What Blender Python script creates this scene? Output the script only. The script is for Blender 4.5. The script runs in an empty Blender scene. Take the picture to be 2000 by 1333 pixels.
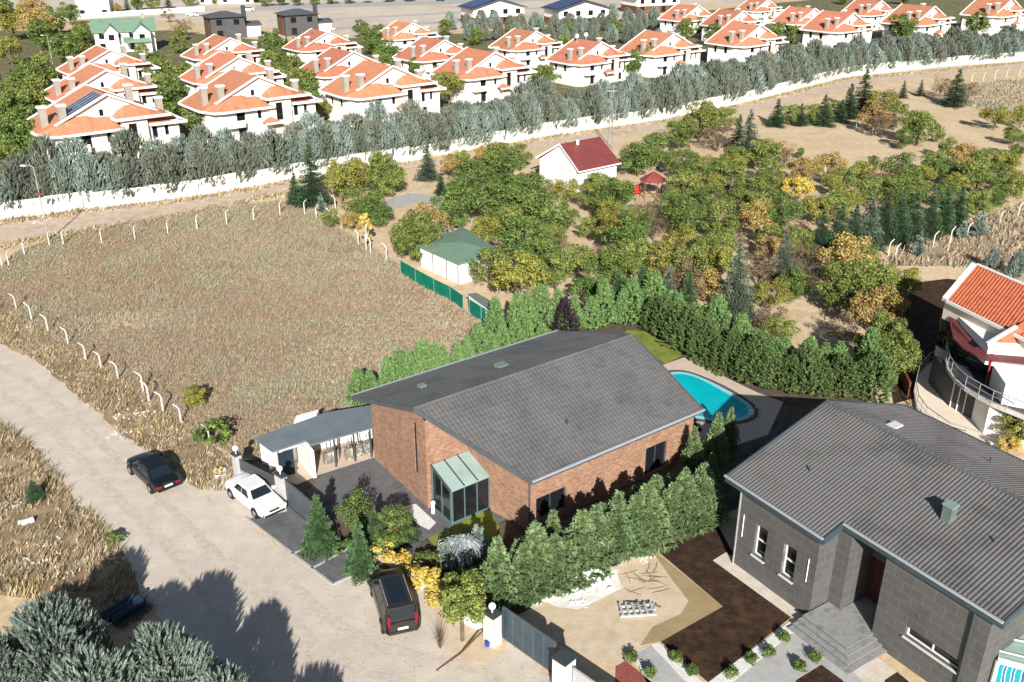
import bpy, math, random
import numpy as np
from math import sin, cos, pi, radians, atan, atan2, hypot, sqrt
SC = bpy.context.scene
# ---------------- camera, world, sun, exposure ----------------
FPX, HOR, CH = 1850.0, -180.0, 35.0          # focal length in photo pixels, horizon row, camera height
TH = atan((666.5 - HOR) / FPX); ST, CT = sin(TH), cos(TH)
cam = bpy.data.cameras.new('camera'); co = bpy.data.objects.new('camera', cam)
SC.collection.objects.link(co); SC.camera = co
cam.sensor_width = 36; cam.lens = FPX / 2000 * 36; cam.clip_end = 3000; cam.clip_start = .5
co.location = (0, 0, CH); co.rotation_euler = (pi / 2 - TH, 0, 0)
SUN_EL, SUN_TO = 26.5, 95.0                   # elevation, and the heading (degrees from +x) the shadows point to
w = bpy.data.worlds.new('World'); SC.world = w; w.use_nodes = True
nt = w.node_tree; sky = nt.nodes.new('ShaderNodeTexSky'); sky.sky_type = 'NISHITA'; sky.sun_disc = False
sky.sun_elevation = radians(SUN_EL)
sx, sy = -cos(radians(SUN_TO)), -sin(radians(SUN_TO))          # horizontal direction towards the sun
sky.sun_rotation = atan2(sx, sy)
nt.links.new(sky.outputs[0], nt.nodes['Background'].inputs[0]); nt.nodes['Background'].inputs[1].default_value = .05
sl = bpy.data.lights.new('sun', 'SUN'); sl.energy = 5.0; sl.angle = radians(.5); sl.color = (1, .955, .895)
so = bpy.data.objects.new('sun', sl); SC.collection.objects.link(so)
so.rotation_euler = (radians(90 - SUN_EL), 0, atan2(-sx, sy) + pi)
SC.view_settings.view_transform = 'Standard'; SC.view_settings.look = 'None'
SC.view_settings.exposure = .64; SC.view_settings.gamma = 1
RND = random.Random(7)

def G(px, py, z=0.0):                          # photo pixel -> point on the plane at height z
    u = (px - 1000) / FPX; v = (py - 666.5) / FPX
    t = (CH - z) / (ST + v * CT)
    return (u * t, (CT - v * ST) * t)
def PX(x, y, z=0.0):
    d = y * CT + (CH - z) * ST
    return (1000 + FPX * x / d, 666.5 - FPX * ((z - CH) * CT + y * ST) / d)

# ---------------- materials ----------------
def mat(name, cols, scale=1.0, rough=.8, bump=0.0, bscale=None, metal=0.0, detail=6, spec=.3, island=0.0, perobj=0.0, kind='noise', uv=False, brick=None, bdist=.05):
    m = bpy.data.materials.new(name); m.use_nodes = True; n = m.node_tree.nodes; l = m.node_tree.links
    b = n['Principled BSDF']; b.inputs['Roughness'].default_value = rough; b.inputs['Metallic'].default_value = metal
    b.inputs['Specular IOR Level'].default_value = spec
    if isinstance(cols[0], (int, float)): cols = [cols]
    if len(cols) == 1 and not island and not perobj and not brick:
        b.inputs['Base Color'].default_value = (*cols[0], 1)
        if not bump: return m
    geo = n.new('ShaderNodeNewGeometry'); tc = n.new('ShaderNodeTexCoord')
    vec = tc.outputs['UV'] if uv else geo.outputs['Position']
    if uv or kind == 'obj': vec = tc.outputs['UV'] if uv else tc.outputs['Object']
    tx = n.new('ShaderNodeTexNoise'); tx.inputs['Scale'].default_value = scale; tx.inputs['Detail'].default_value = detail
    tx.inputs['Roughness'].default_value = .65
    l.new(vec, tx.inputs['Vector'])
    fac = tx.outputs['Fac']
    ramp = n.new('ShaderNodeValToRGB'); e = ramp.color_ramp.elements
    k = len(cols)
    for i, c in enumerate(cols):
        p = .5 if k == 1 else .32 + .36 * i / (k - 1)
        if i < 2: el = e[i]; el.position = p
        else: el = e.new(p)
        el.color = (*c, 1)
    if k == 1: e[1].color = (*cols[0], 1)
    l.new(fac, ramp.inputs[0]); col = ramp.outputs[0]
    if brick:
        br = n.new('ShaderNodeTexBrick'); l.new(tc.outputs['UV'], br.inputs['Vector'])
        br.inputs['Scale'].default_value = 1; br.inputs['Brick Width'].default_value = brick[0]; br.inputs['Row Height'].default_value = brick[1]
        br.inputs['Mortar Size'].default_value = brick[2]; br.inputs['Mortar'].default_value = (*brick[3], 1)
        l.new(col, br.inputs['Color1'])
        mx0 = n.new('ShaderNodeMix'); mx0.data_type = 'RGBA'; mx0.blend_type = 'MULTIPLY'; mx0.inputs[0].default_value = 1
        l.new(col, mx0.inputs[6]); mx0.inputs[7].default_value = (*brick[4], 1)
        l.new(mx0.outputs[2], br.inputs['Color2']); col = br.outputs['Color']
    if island or perobj:
        hs = n.new('ShaderNodeHueSaturation'); l.new(col, hs.inputs['Color'])
        mr = n.new('ShaderNodeMapRange'); mr.inputs[3].default_value = 1 - island; mr.inputs[4].default_value = 1 + island
        l.new(geo.outputs['Random Per Island'], mr.inputs[0])
        oi = n.new('ShaderNodeObjectInfo'); m2 = n.new('ShaderNodeMapRange'); m2.inputs[3].default_value = 1 - perobj; m2.inputs[4].default_value = 1 + perobj
        l.new(oi.outputs['Random'], m2.inputs[0])
        mu = n.new('ShaderNodeMath'); mu.operation = 'MULTIPLY'; l.new(mr.outputs[0], mu.inputs[0]); l.new(m2.outputs[0], mu.inputs[1])
        l.new(mu.outputs[0], hs.inputs['Value'])
        m3 = n.new('ShaderNodeMapRange'); m3.inputs[3].default_value = .5 - perobj * .07; m3.inputs[4].default_value = .5 + perobj * .05
        fr = n.new('ShaderNodeMath'); fr.operation = 'FRACT'; f7 = n.new('ShaderNodeMath'); f7.operation = 'MULTIPLY'; f7.inputs[1].default_value = 7.3
        l.new(oi.outputs['Random'], f7.inputs[0]); l.new(f7.outputs[0], fr.inputs[0]); l.new(fr.outputs[0], m3.inputs[0]); l.new(m3.outputs[0], hs.inputs['Hue'])
        col = hs.outputs[0]
    l.new(col, b.inputs['Base Color'])
    if bump:
        t2 = n.new('ShaderNodeTexNoise'); t2.inputs['Scale'].default_value = bscale or scale * 4; t2.inputs['Detail'].default_value = 8
        l.new(vec, t2.inputs['Vector']); bp = n.new('ShaderNodeBump'); bp.inputs['Strength'].default_value = bump; bp.inputs['Distance'].default_value = bdist
        l.new(t2.outputs['Fac'], bp.inputs['Height']); l.new(bp.outputs[0], b.inputs['Normal'])
    return m
def fine(m, cols, scale, f=.5):                 # overlay a second, finer noise on a material's colour
    n = m.node_tree.nodes; l = m.node_tree.links; b = n['Principled BSDF']
    src = b.inputs['Base Color'].links[0].from_socket
    g = n.new('ShaderNodeNewGeometry'); t = n.new('ShaderNodeTexNoise'); t.inputs['Scale'].default_value = scale; t.inputs['Detail'].default_value = 4
    l.new(g.outputs['Position'], t.inputs['Vector'])
    r = n.new('ShaderNodeValToRGB'); r.color_ramp.elements[0].position = .38; r.color_ramp.elements[1].position = .62
    r.color_ramp.elements[0].color = (*cols[0], 1); r.color_ramp.elements[1].color = (*cols[1], 1)
    l.new(t.outputs['Fac'], r.inputs[0])
    mx = n.new('ShaderNodeMix'); mx.data_type = 'RGBA'; mx.blend_type = 'MULTIPLY'; mx.inputs[0].default_value = f
    l.new(src, mx.inputs[6]); l.new(r.outputs[0], mx.inputs[7]); l.new(mx.outputs[2], b.inputs['Base Color'])
    return m
def glass(name, c, rough=.06): return mat(name, c, rough=rough, spec=.6)

# ---------------- mesh helpers ----------------
class MB:
    def __init__(s): s.v = []; s.f = []; s.uv = {}
    def add(s, vs, fs):
        o = len(s.v); s.v += [tuple(p) for p in vs]; s.f += [tuple(i + o for i in f) for f in fs]; return s
    def quad(s, a, b, c, d, uv=None):
        o = len(s.v); s.v += [a, b, c, d]; s.f.append((o, o + 1, o + 2, o + 3))
        if uv: s.uv[len(s.f) - 1] = uv
        return s
    def poly(s, pts, z):
        o = len(s.v); s.v += [(p[0], p[1], z) for p in pts]; s.f.append(tuple(range(o, o + len(pts)))); return s
    def box(s, c, d, rz=0.0, taper=1.0):
        hx, hy, hz = d[0] / 2, d[1] / 2, d[2] / 2; cr, sr = cos(rz), sin(rz); vs = []
        for z, t in ((-hz, 1), (hz, taper)):
            for x, y in ((-hx, -hy), (hx, -hy), (hx, hy), (-hx, hy)):
                x *= t; y *= t; vs.append((c[0] + x * cr - y * sr, c[1] + x * sr + y * cr, c[2] + z))
        return s.add(vs, [(3, 2, 1, 0), (4, 5, 6, 7), (0, 1, 5, 4), (1, 2, 6, 5), (2, 3, 7, 6), (3, 0, 4, 7)])
    def beam(s, a, b, w_, h_, up=(0, 0, 1)):       # rectangular bar between two points
        a = np.array(a, float); b = np.array(b, float); d = b - a; d /= np.linalg.norm(d)
        sd = np.cross(d, up); 
        if np.linalg.norm(sd) < 1e-4: sd = np.cross(d, (1, 0, 0))
        sd /= np.linalg.norm(sd); u2 = np.cross(sd, d)
        vs = [tuple(p + sd * i * w_ / 2 + u2 * j * h_ / 2) for p in (a, b) for i, j in ((-1, -1), (1, -1), (1, 1), (-1, 1))]
        return s.add(vs, [(3, 2, 1, 0), (4, 5, 6, 7), (0, 1, 5, 4), (1, 2, 6, 5), (2, 3, 7, 6), (3, 0, 4, 7)])
    def tube(s, pts, rad, n=6, cap=True):
        pts = [np.array(p, float) for p in pts]; o = len(s.v)
        for i, p in enumerate(pts):
            d = pts[min(i + 1, len(pts) - 1)] - pts[max(i - 1, 0)]; d /= max(np.linalg.norm(d), 1e-6)
            a = np.cross(d, (0, 0, 1)) if abs(d[2]) < .9 else np.cross(d, (1, 0, 0)); a /= np.linalg.norm(a); b = np.cross(d, a)
            r = rad[i] if isinstance(rad, (list, tuple)) else rad
            for k in range(n): q = p + r * (a * cos(2 * pi * k / n) + b * sin(2 * pi * k / n)); s.v.append(tuple(q))
        for i in range(len(pts) - 1):
            for k in range(n): s.f.append((o + i * n + k, o + i * n + (k + 1) % n, o + (i + 1) * n + (k + 1) % n, o + (i + 1) * n + k))
        if cap: s.f.append(tuple(o + k for k in range(n))[::-1]); s.f.append(tuple(o + (len(pts) - 1) * n + k for k in range(n)))
        return s
    def prism(s, pts, z0, z1):
        n = len(pts); o = len(s.v); s.v += [(p[0], p[1], z0) for p in pts] + [(p[0], p[1], z1) for p in pts]
        s.f.append(tuple(o + i for i in range(n))[::-1]); s.f.append(tuple(o + n + i for i in range(n)))
        for i in range(n): j = (i + 1) % n; s.f.append((o + i, o + j, o + n + j, o + n + i))
        return s
    def slab(s, q, t):                              # sloped polygon with thickness t downwards
        n = len(q); o = len(s.v); s.v += [tuple(p) for p in q] + [(p[0], p[1], p[2] - t) for p in q]
        s.f.append(tuple(o + i for i in range(n))); s.f.append(tuple(o + n + i for i in range(n))[::-1])
        for i in range(n): j = (i + 1) % n; s.f.append((o + i, o + n + i, o + n + j, o + j))
        return s
    def ball(s, c, r, n=8, sz=1.0):
        o = len(s.v)
        for i in range(n + 1):
            a = pi * i / n
            for k in range(2 * n): b = pi * k / n; s.v.append((c[0] + r * sin(a) * cos(b), c[1] + r * sin(a) * sin(b), c[2] + r * sz * cos(a)))
        m = 2 * n
        for i in range(n):
            for k in range(m): s.f.append((o + i * m + k, o + (i + 1) * m + k, o + (i + 1) * m + (k + 1) % m, o + i * m + (k + 1) % m))
        return s
    def wall(s, a, b, z0, zt, step=.6, u0=0.0):      # vertical wall a->b whose top follows zt(x,y)
        L = hypot(b[0] - a[0], b[1] - a[1]); n = max(1, int(L / step))
        for i in range(n):
            t0, t1 = i / n, (i + 1) / n
            p = (a[0] + (b[0] - a[0]) * t0, a[1] + (b[1] - a[1]) * t0); q = (a[0] + (b[0] - a[0]) * t1, a[1] + (b[1] - a[1]) * t1)
            zp, zq = zt(*p), zt(*q)
            s.quad((*p, z0), (*q, z0), (*q, zq), (*p, zp), uv=[(u0 + L * t0, z0), (u0 + L * t1, z0), (u0 + L * t1, zq), (u0 + L * t0, zp)])
        return s
    def build(s, name, m, parent=None, smooth=False, origin=None):
        me = bpy.data.meshes.new(name)
        r = parent
        while r is not None and r.parent is not None: r = r.parent
        off = origin if origin is not None else (tuple(r.location) if (r is not None and r.get('_w')) else (0, 0, 0))
        vs = [(p[0] - off[0], p[1] - off[1], p[2] - off[2]) for p in s.v]
        me.from_pydata(vs, [], s.f)
        if s.uv:
            ul = me.uv_layers.new(name='UVMap')
            for pi_, uvs in s.uv.items():
                pl = me.polygons[pi_]
                for k, li in enumerate(pl.loop_indices): ul.data[li].uv = uvs[k]
        for mm in (m if isinstance(m, (list, tuple)) else [m]): me.materials.append(mm)
        me.validate(); me.update()
        if smooth: me.shade_smooth()
        o = bpy.data.objects.new(name, me); SC.collection.objects.link(o)
        if parent is not None: o.parent = parent
        elif origin is not None: o.location = origin
        return o
def tag(o, label=None, cat=None, group=None, kind=None):
    if label: o['label'] = label
    if cat: o['category'] = cat
    if group: o['group'] = group
    if kind: o['kind'] = kind
    return o
def thing(name, label, cat, loc=(0, 0, 0), rz=0.0, group=None, world=True):   # world=True: parts given in world coordinates
    o = bpy.data.objects.new(name, None); SC.collection.objects.link(o); o.location = (loc[0], loc[1], loc[2] if len(loc) > 2 else 0)
    o.rotation_euler = (0, 0, rz); o.empty_display_size = .3
    if world: o['_w'] = 1
    return tag(o, label, cat, group)
KIDS = {}
def kids(o):
    if o.name not in KIDS: KIDS[o.name] = [c for c in SC.collection.objects if c.parent == o]
    return KIDS[o.name]
def place(o, loc, rz=0.0, sc=1.0, label=None, group=None, parent=None, top=True):
    c = o.copy(); SC.collection.objects.link(c)
    if top:
        c.location = (loc[0], loc[1], loc[2] if len(loc) > 2 else 0); c.rotation_euler = (0, 0, rz)
        c.scale = (sc, sc, sc) if isinstance(sc, (int, float)) else sc
        if label: c['label'] = label
        if group: c['group'] = group
    else: c.parent = parent
    for k in kids(o): place(k, None, parent=c, top=False)
    return c
PROTOS = []
def drop_protos():
    def rm(o):
        for k in kids(o): rm(k)
        bpy.data.objects.remove(o)
    for p in PROTOS: rm(p)
ORD = 'zeroth first second third fourth fifth sixth seventh eighth ninth tenth eleventh twelfth thirteenth fourteenth fifteenth sixteenth seventeenth eighteenth nineteenth'.split()
TEN = {2: 'twent', 3: 'thirt', 4: 'fort', 5: 'fift', 6: 'sixt', 7: 'sevent', 8: 'eight', 9: 'ninet'}
def ordw(n):
    if n < 20: return ORD[n]
    t, u = divmod(n, 10)
    return TEN[t] + 'ieth' if u == 0 else TEN[t] + 'y-' + ORD[u]
def sheet(name, pts, z, m, kind='structure', label=None, cat=None):
    o = MB().poly(pts, z).build(name, m); return tag(o, label, cat, kind=kind)
def gp(l, z=0.0): return [G(x, y, z) for x, y in l]
# ---------------- setting materials ----------------
m_soil = fine(mat('dry_soil', [(.46, .35, .22), (.66, .52, .36), (.58, .44, .28), (.70, .56, .41)], .06, .95, .4, 3), [(.8, .78, .7), (1.1, 1.08, 1)], 1.6, .6)
m_road = fine(mat('pale_dirt', [(.54, .47, .40), (.61, .54, .46), (.57, .50, .42)], .12, .95, .25, 6), [(.9, .89, .88), (1.04, 1.03, 1)], .9, .8)
m_road2 = fine(mat('pink_dirt', [(.46, .36, .27), (.62, .51, .40), (.52, .42, .30)], .25, .95, .3, 3), [(.75, .72, .66), (1.05, 1, 1)], 1.2, .7)
m_field = fine(mat('straw_ground', [(.28, .22, .15), (.36, .30, .21), (.36, .27, .18), (.32, .29, .19)], .07, .95, .5, 3), [(.62, .6, .58), (1.15, 1.1, 1.05)], 2.2, .8)
m_grass = mat('dry_grass', [(.25, .25, .165), (.38, .30, .205), (.32, .31, .20), (.345, .25, .17), (.34, .31, .21), (.45, .37, .25)], .045, .9, island=.12, detail=4)
m_verge = mat('yellow_grass', [(.27, .22, .13), (.44, .36, .20), (.25, .20, .125), (.48, .39, .25), (.36, .27, .18)], .35, .9, island=.45)
m_vsoil = fine(mat('verge_soil', [(.30, .22, .14), (.46, .36, .24), (.24, .17, .11), (.50, .40, .27)], .25, .95, .5, 3), [(.6, .58, .55), (1.15, 1.1, 1)], 2.0, .8)
m_lawn = mat('lawn_green', [(.10, .16, .02), (.20, .24, .04), (.24, .26, .06)], .9, .9, .5, 20)
m_pave = fine(mat('grey_paving', [(.10, .10, .105), (.145, .145, .15), (.12, .12, .12)], .5, .85, .2, 12), [(.85, .85, .85), (1.1, 1.1, 1.1)], 2.5, .6)
m_paveL = fine(mat('light_paving', [(.34, .34, .34), (.44, .43, .41), (.38, .38, .38)], .6, .8), [(.88, .88, .88), (1.05, 1.05, 1.05)], 3, .6)
m_deck = fine(mat('beige_deck', [(.55, .44, .35), (.62, .5, .41)], .8, .85), [(.9, .9, .9), (1.05, 1.05, 1)], 3, .6)
m_white = mat('white_gravel', [(.62, .60, .55), (.8, .79, .75)], 5, .9, .6, 14)
m_dark = fine(mat('dark_soil_and_shadow', [(.028, .015, .009), (.045, .024, .014), (.075, .036, .018)], .9, 1, .9, 5), [(.6, .6, .6), (1.3, 1.3, 1.25)], 2.2, .8)
m_sand = fine(mat('sand', [(.56, .46, .31), (.62, .51, .38), (.50, .40, .24)], .22, .95, .3, 4), [(.86, .85, .8), (1.04, 1.03, 1.02)], 1.4, .7)
m_red = mat('red_gravel', [(.22, .06, .05), (.34, .10, .08)], 6, .9, .5, 20)
m_bare = fine(mat('bare_land', [(.52, .44, .36), (.62, .54, .45), (.50, .40, .31)], .03, .95), [(.85, .83, .8), (1.05, 1.04, 1)], .3, .7)

def ragged(poly, amp=.25, step=1.2, seed=1):
    rg = random.Random(seed); out = []
    for a, b in zip(poly, poly[1:] + poly[:1]):
        L = hypot(b[0] - a[0], b[1] - a[1]); n = max(1, min(60, int(L / step)))
        for i in range(n):
            t = i / n; nx, ny = -(b[1] - a[1]) / (L or 1), (b[0] - a[0]) / (L or 1); d = rg.gauss(0, amp) if i else 0
            out.append((a[0] + (b[0] - a[0]) * t + nx * d, a[1] + (b[1] - a[1]) * t + ny * d))
    return out
def patch(P, f=1.0, s=0.0):
    x, y = P[:, 0] * f, P[:, 1] * f
    return (np.sin(x * .31 + s) * np.cos(y * .27 + 1.3 * s) + .6 * np.sin(x * .71 - y * .53 + 2 * s) + .4 * np.cos(x * 1.37 + y * 1.11 + s) + .3 * np.sin(x * 2.3 - y * 2.9)) / 2.3
# ---------------- ground ----------------
R_ = 1500
sheet('ground', [(-R_, -60), (R_, -60), (R_, R_), (-R_, R_)], 0, m_soil)
# the orchard and estate floors are the same soil, other floors lie on it as thin sheets
road_up = [(-420, 540), (-160, 610), (0, 672), (70, 705), (130, 757), (185, 803), (240, 852), (300, 893), (360, 940), (402, 962), (432, 992), (480, 1012), (560, 1076), (650, 1142), (705, 1122), (740, 1105), (800, 1128), (870, 1190), (880, 1250), (930, 1300), (985, 1245), (1092, 1330), (1300, 1560)]
road_lo = [(520, 2200), (300, 1560), (330, 1330), (345, 1245), (300, 1190), (270, 1140), (255, 1100), (235, 1072), (190, 1010), (140, 965), (85, 890), (30, 845), (0, 826), (-160, 745), (-420, 640)]
ROAD = gp(road_up + road_lo)
sheet('dirt_road', ragged(ROAD, .22, .9), .008, m_road)
m_trk = fine(mat('tyre_worn_dirt', [(.52, .45, .38), (.58, .51, .43), (.55, .48, .40)], .5, .95, .3, 6), [(.86, .85, .84), (1.05, 1.04, 1.03)], 2.2, .8)
for k, l in enumerate([[(-60, 690), (60, 745), (180, 850), (300, 960), (420, 1080), (560, 1220), (700, 1400)], [(-60, 735), (40, 790), (140, 880), (240, 985), (340, 1085), (460, 1240), (560, 1400)], [(560, 1130), (640, 1210), (740, 1262), (860, 1290), (990, 1330)], [(520, 1150), (600, 1250), (700, 1310), (820, 1345), (950, 1400)]]):
    c = gp(l); w2 = .28; lo_ = [(p[0] - w2, p[1] - w2 * .6) for p in c]; hi_ = [(p[0] + w2, p[1] + w2 * .6) for p in c][::-1]
    sheet('tyre_track', ragged(lo_ + hi_, .06, .8, k), .0095 + .002 * k, m_trk)
FIELD = gp([(-260, 455), (0, 520), (30, 492), (120, 462), (262, 432), (400, 410), (545, 393), (600, 408), (700, 470), (785, 520), (905, 603), (952, 634), (1010, 680), (730, 800), (700, 880), (560, 900), (470, 895), (400, 860), (340, 820), (230, 740), (110, 665), (0, 592), (-260, 480)])
sheet('meadow', FIELD, .004, m_field)
VERGE = gp([(-420, 470), (-200, 500), (0, 592), (110, 665), (230, 740), (340, 820), (400, 860), (455, 900), (450, 960), (402, 962), (360, 940), (300, 893), (240, 852), (185, 803), (130, 757), (70, 705), (0, 672), (-160, 610), (-420, 540)])
sheet('verge', VERGE, .006, m_vsoil)
VERGE2 = gp([(-420, 640), (-160, 745), (0, 826), (30, 845), (85, 890), (140, 965), (190, 1010), (235, 1072), (255, 1100), (270, 1140), (300, 1190), (240, 1230), (160, 1180), (60, 1170), (-100, 1150), (-500, 1100)])
sheet('waste_ground', VERGE2, .006, m_vsoil)
track_lo = [(-600, 590), (-300, 530), (0, 474), (140, 452), (320, 421), (480, 390), (560, 372), (700, 352), (900, 312), (1100, 283), (1300, 252), (1500, 213), (1700, 165), (1870, 143), (2000, 133), (2300, 112)]
track_up = [(-600, 545), (-300, 480), (0, 428), (186, 406), (400, 381), (560, 352), (800, 316), (1060, 268), (1300, 233), (1450, 202), (1650, 152), (1860, 129), (2000, 120), (2300, 100)]
sheet('back_track', gp(track_lo + track_up[::-1]), .008, m_road2)
sheet('field_strip', gp([(1700, 520), (1780, 480), (1900, 430), (2000, 395), (2300, 330), (2300, 560), (2000, 530), (1840, 520)]), .010, m_field)
sheet('upper_field', gp([(1880, 165), (2300, 130), (2300, 260), (2000, 250), (1900, 210), (1850, 190)]), .010, m_field)
sheet('estate_ground', gp([(-900, 470), (-40, 434), (0, 428), (186, 404), (400, 379), (560, 349), (800, 313), (1060, 265), (1300, 230), (1450, 199), (1650, 149), (1860, 126), (2010, 117), (2400, 90), (2400, -30), (1900, -30), (1500, 8), (1250, 36), (900, 66), (700, 74), (560, 84), (330, 60), (60, 60), (-900, 60)]), .004, fine(mat('estate_lawn', [(.10, .11, .045), (.20, .18, .09), (.13, .13, .06), (.28, .24, .14)], .12, .95), [(.6, .6, .55), (1.2, 1.2, 1.1)], 1.2, .7))
sheet('bare_land', gp([(-900, 40), (300, 38), (700, 70), (900, 62), (1250, 30), (1340, 12), (1500, 2), (1900, -40), (2600, -70), (2600, -160), (-1600, -160), (-1600, 20)]), .008, m_bare)
sheet('far_road', gp([(500, 20), (900, 8), (1300, -8), (1300, -14), (900, 0), (500, 10)]), .012, m_paveL)
for i, l in enumerate([[(620, 62), (1240, 22), (1240, 18), (620, 56)], [(640, 40), (1240, 8), (1240, 5), (640, 37)]]):
    sheet('trodden_strip', gp(l), .014, m_paveL)
# yards of the brick house and its neighbour
sheet('yard', gp([(460, 950), (470, 900), (700, 880), (730, 800), (1010, 670), (1240, 620), (1340, 690), (1500, 760), (1700, 780), (1560, 950), (1392, 1012), (1035, 1190), (985, 1245), (900, 1190), (735, 1105), (650, 1142), (480, 1012)]), .012, fine(mat('shade_toned_soil', [(.07, .055, .04), (.12, .095, .07), (.09, .07, .05)], .5, 1, .5, 5), [(.7, .7, .7), (1.2, 1.2, 1.2)], 2, .7))  # yard soil, coloured darker to deepen the shade between pool and grey house
sheet('roof_shadow_patch', gp([(1745, 790), (1730, 700), (1750, 600), (1790, 552), (1850, 545), (1990, 560), (1990, 700), (1850, 760)]), .014, m_dark)  # dark patch painted where the curved villa's roof shadow falls
sheet('apron', gp([(395, 958), (440, 905), (468, 930), (560, 985), (560, 1000), (500, 1012), (480, 1014), (430, 996)]), .0215, m_road)
sheet('roadside', gp([(845, 1165), (905, 1195), (960, 1235), (990, 1250), (985, 1275), (930, 1310), (860, 1260)]), .0235, m_sand)
DRV = gp([(478, 1010), (556, 952), (600, 985), (668, 1058), (745, 1098), (650, 1142), (560, 1076)])
sheet('driveway', DRV, .016, m_pave)
for a, b in (((608, 1112), (686, 1069)), ((478, 1010), (650, 1142)), ((569, 1083), (600, 1072)), ((650, 1142), (700, 1120))):
    p, q = G(*a), G(*b); MB().beam((*p, .03), (*q, .03), .14, .06).build('driveway_kerb', m_paveL)['kind'] = 'structure'
sheet('courtyard', gp([(596, 965), (640, 915), (700, 890), (735, 893), (860, 1000), (890, 1030), (835, 1050), (800, 1080), (720, 1060), (640, 1000)]), .018, m_pave)
sheet('terrace', gp([(530, 925), (575, 895), (720, 853), (735, 893), (625, 928), (580, 948)]), .022, m_deck)
sheet('side_path', gp([(835, 985), (883, 1025), (965, 985), (990, 1015), (900, 1050), (838, 1053), (800, 1040)]), .022, m_pave)
sheet('front_lawn', gp([(836, 1052), (884, 1028), (935, 1004), (958, 998), (975, 1030), (968, 1052), (900, 1075), (850, 1070)]), .026, m_lawn)
sheet('white_pebbles', gp([(790, 990), (812, 985), (852, 1022), (838, 1036), (815, 1025)]), .026, m_white)
sheet('pool_lawn', gp([(1225, 645), (1262, 648), (1338, 692), (1300, 712), (1270, 690), (1200, 670)]), .022, m_lawn)
sheet('side_lawn', gp([(1340, 840), (1358, 826), (1372, 840), (1350, 862)]), .026, m_lawn)
PXc, PYc = G(1375, 778)
def pool_pts(gx=0.0):                           # kidney-ended pool outline traced on the ground
    pts = [(1270, 765), (1280, 740), (1313, 729), (1345, 731), (1380, 744), (1420, 764), (1455, 785), (1471, 800), (1468, 815), (1445, 824), (1415, 826), (1375, 822), (1335, 815), (1290, 800)]
    ps = gp(pts); cx = sum(p[0] for p in ps) / len(ps); cy = sum(p[1] for p in ps) / len(ps)
    out = []
    n = len(ps)
    for i in range(n):                          # Catmull-Rom smoothing
        p0, p1, p2, p3 = ps[i - 1], ps[i], ps[(i + 1) % n], ps[(i + 2) % n]
        for t in (0, .25, .5, .75):
            q = [.5 * ((2 * p1[k]) + (-p0[k] + p2[k]) * t + (2 * p0[k] - 5 * p1[k] + 4 * p2[k] - p3[k]) * t * t + (-p0[k] + 3 * p1[k] - 3 * p2[k] + p3[k]) * t ** 3) for k in (0, 1)]
            d = hypot(q[0] - cx, q[1] - cy); f = (d + gx) / d
            out.append((cx + (q[0] - cx) * f, cy + (q[1] - cy) * f))
    return out
sheet('pool_deck', gp([(1300, 712), (1336, 699), (1480, 768), (1530, 786), (1500, 850), (1440, 870), (1350, 870), (1250, 780), (1240, 730)]), .026, m_deck)
m_water = mat('pool_water', [(.0, .42, .50), (.0, .52, .58)], .35, .04, .15, 2.5, spec=.5)
m_basin = mat('pool_tile', [(.30, .62, .66)], rough=.4)
m_coping = mat('pool_coping', [(.10, .09, .085)], rough=.7)
# the pool stands 12 cm proud of the deck sheet: coping ring, pale step and water
ring_o, ring_i = pool_pts(.35), pool_pts(0); mb = MB(); n = len(ring_o)
mb.v = [(*p, .10) for p in ring_o] + [(*p, .10) for p in ring_i] + [(*p, .0) for p in ring_o]
for i in range(n):
    j = (i + 1) % n; mb.f += [(i, j, n + j, n + i), (2 * n + i, 2 * n + j, j, i)]
pool = thing('swimming_pool', 'curved turquoise swimming pool beside the brick house', 'pool', (PXc, PYc))
mb.build('coping', m_coping, pool)
lip = pool_pts(-.45); mb = MB(); mb.v = [(*p, .094) for p in ring_i] + [(*p, .094) for p in lip]
for i in range(n): j = (i + 1) % n; mb.f.append((i, j, n + j, n + i))
mb.build('pale_step', m_basin, pool)
MB().poly(lip, .090).build('pool_water', m_water, pool)
ld = MB(); a = G(1466, 812); b = G(1476, 822)
for k in (-.25, .25):
    ld.tube([(a[0] + k, a[1], .05), (a[0] + k, a[1], .7), (a[0] + k + .1, a[1] - .3, .95), (a[0] + k + .25, a[1] - .7, .8), (a[0] + k + .25, a[1] - .7, .05)], .03, 6)
for z in (.2, .45): ld.tube([(a[0] - .25, a[1], z), (a[0] + .25, a[1], z)], .025, 5)
m_chrome = mat('chrome', [(.7, .7, .7)], rough=.2, metal=.9)
ld.build('pool_ladder', m_chrome, pool)
# neighbour's court
sheet('sand_court', gp([(1000, 1208), (1040, 1188), (1275, 1072), (1412, 1186), (1292, 1254), (1252, 1276), (1205, 1302), (1160, 1290), (1085, 1255)]), .024, m_sand)
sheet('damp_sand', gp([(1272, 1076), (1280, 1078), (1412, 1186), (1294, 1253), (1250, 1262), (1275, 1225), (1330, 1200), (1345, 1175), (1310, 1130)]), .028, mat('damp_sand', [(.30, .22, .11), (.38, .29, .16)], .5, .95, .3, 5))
sheet('soil_bed', gp([(1275, 1070), (1392, 1008), (1428, 1075), (1560, 1195), (1384, 1335), (1290, 1255), (1412, 1186)]), .032, m_dark)
sheet('garden_path', gp([(1232, 1278), (1285, 1256), (1385, 1345), (1400, 1400), (1300, 1400)]), .036, m_white)
sheet('stone_path', gp([(1240, 1278), (1272, 1262), (1350, 1345), (1360, 1400), (1310, 1400)]), .040, m_paveL)
sheet('white_border', gp([(1382, 1335), (1562, 1200), (1640, 1262), (1600, 1310), (1500, 1400), (1400, 1400)]), .036, m_white)
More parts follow.
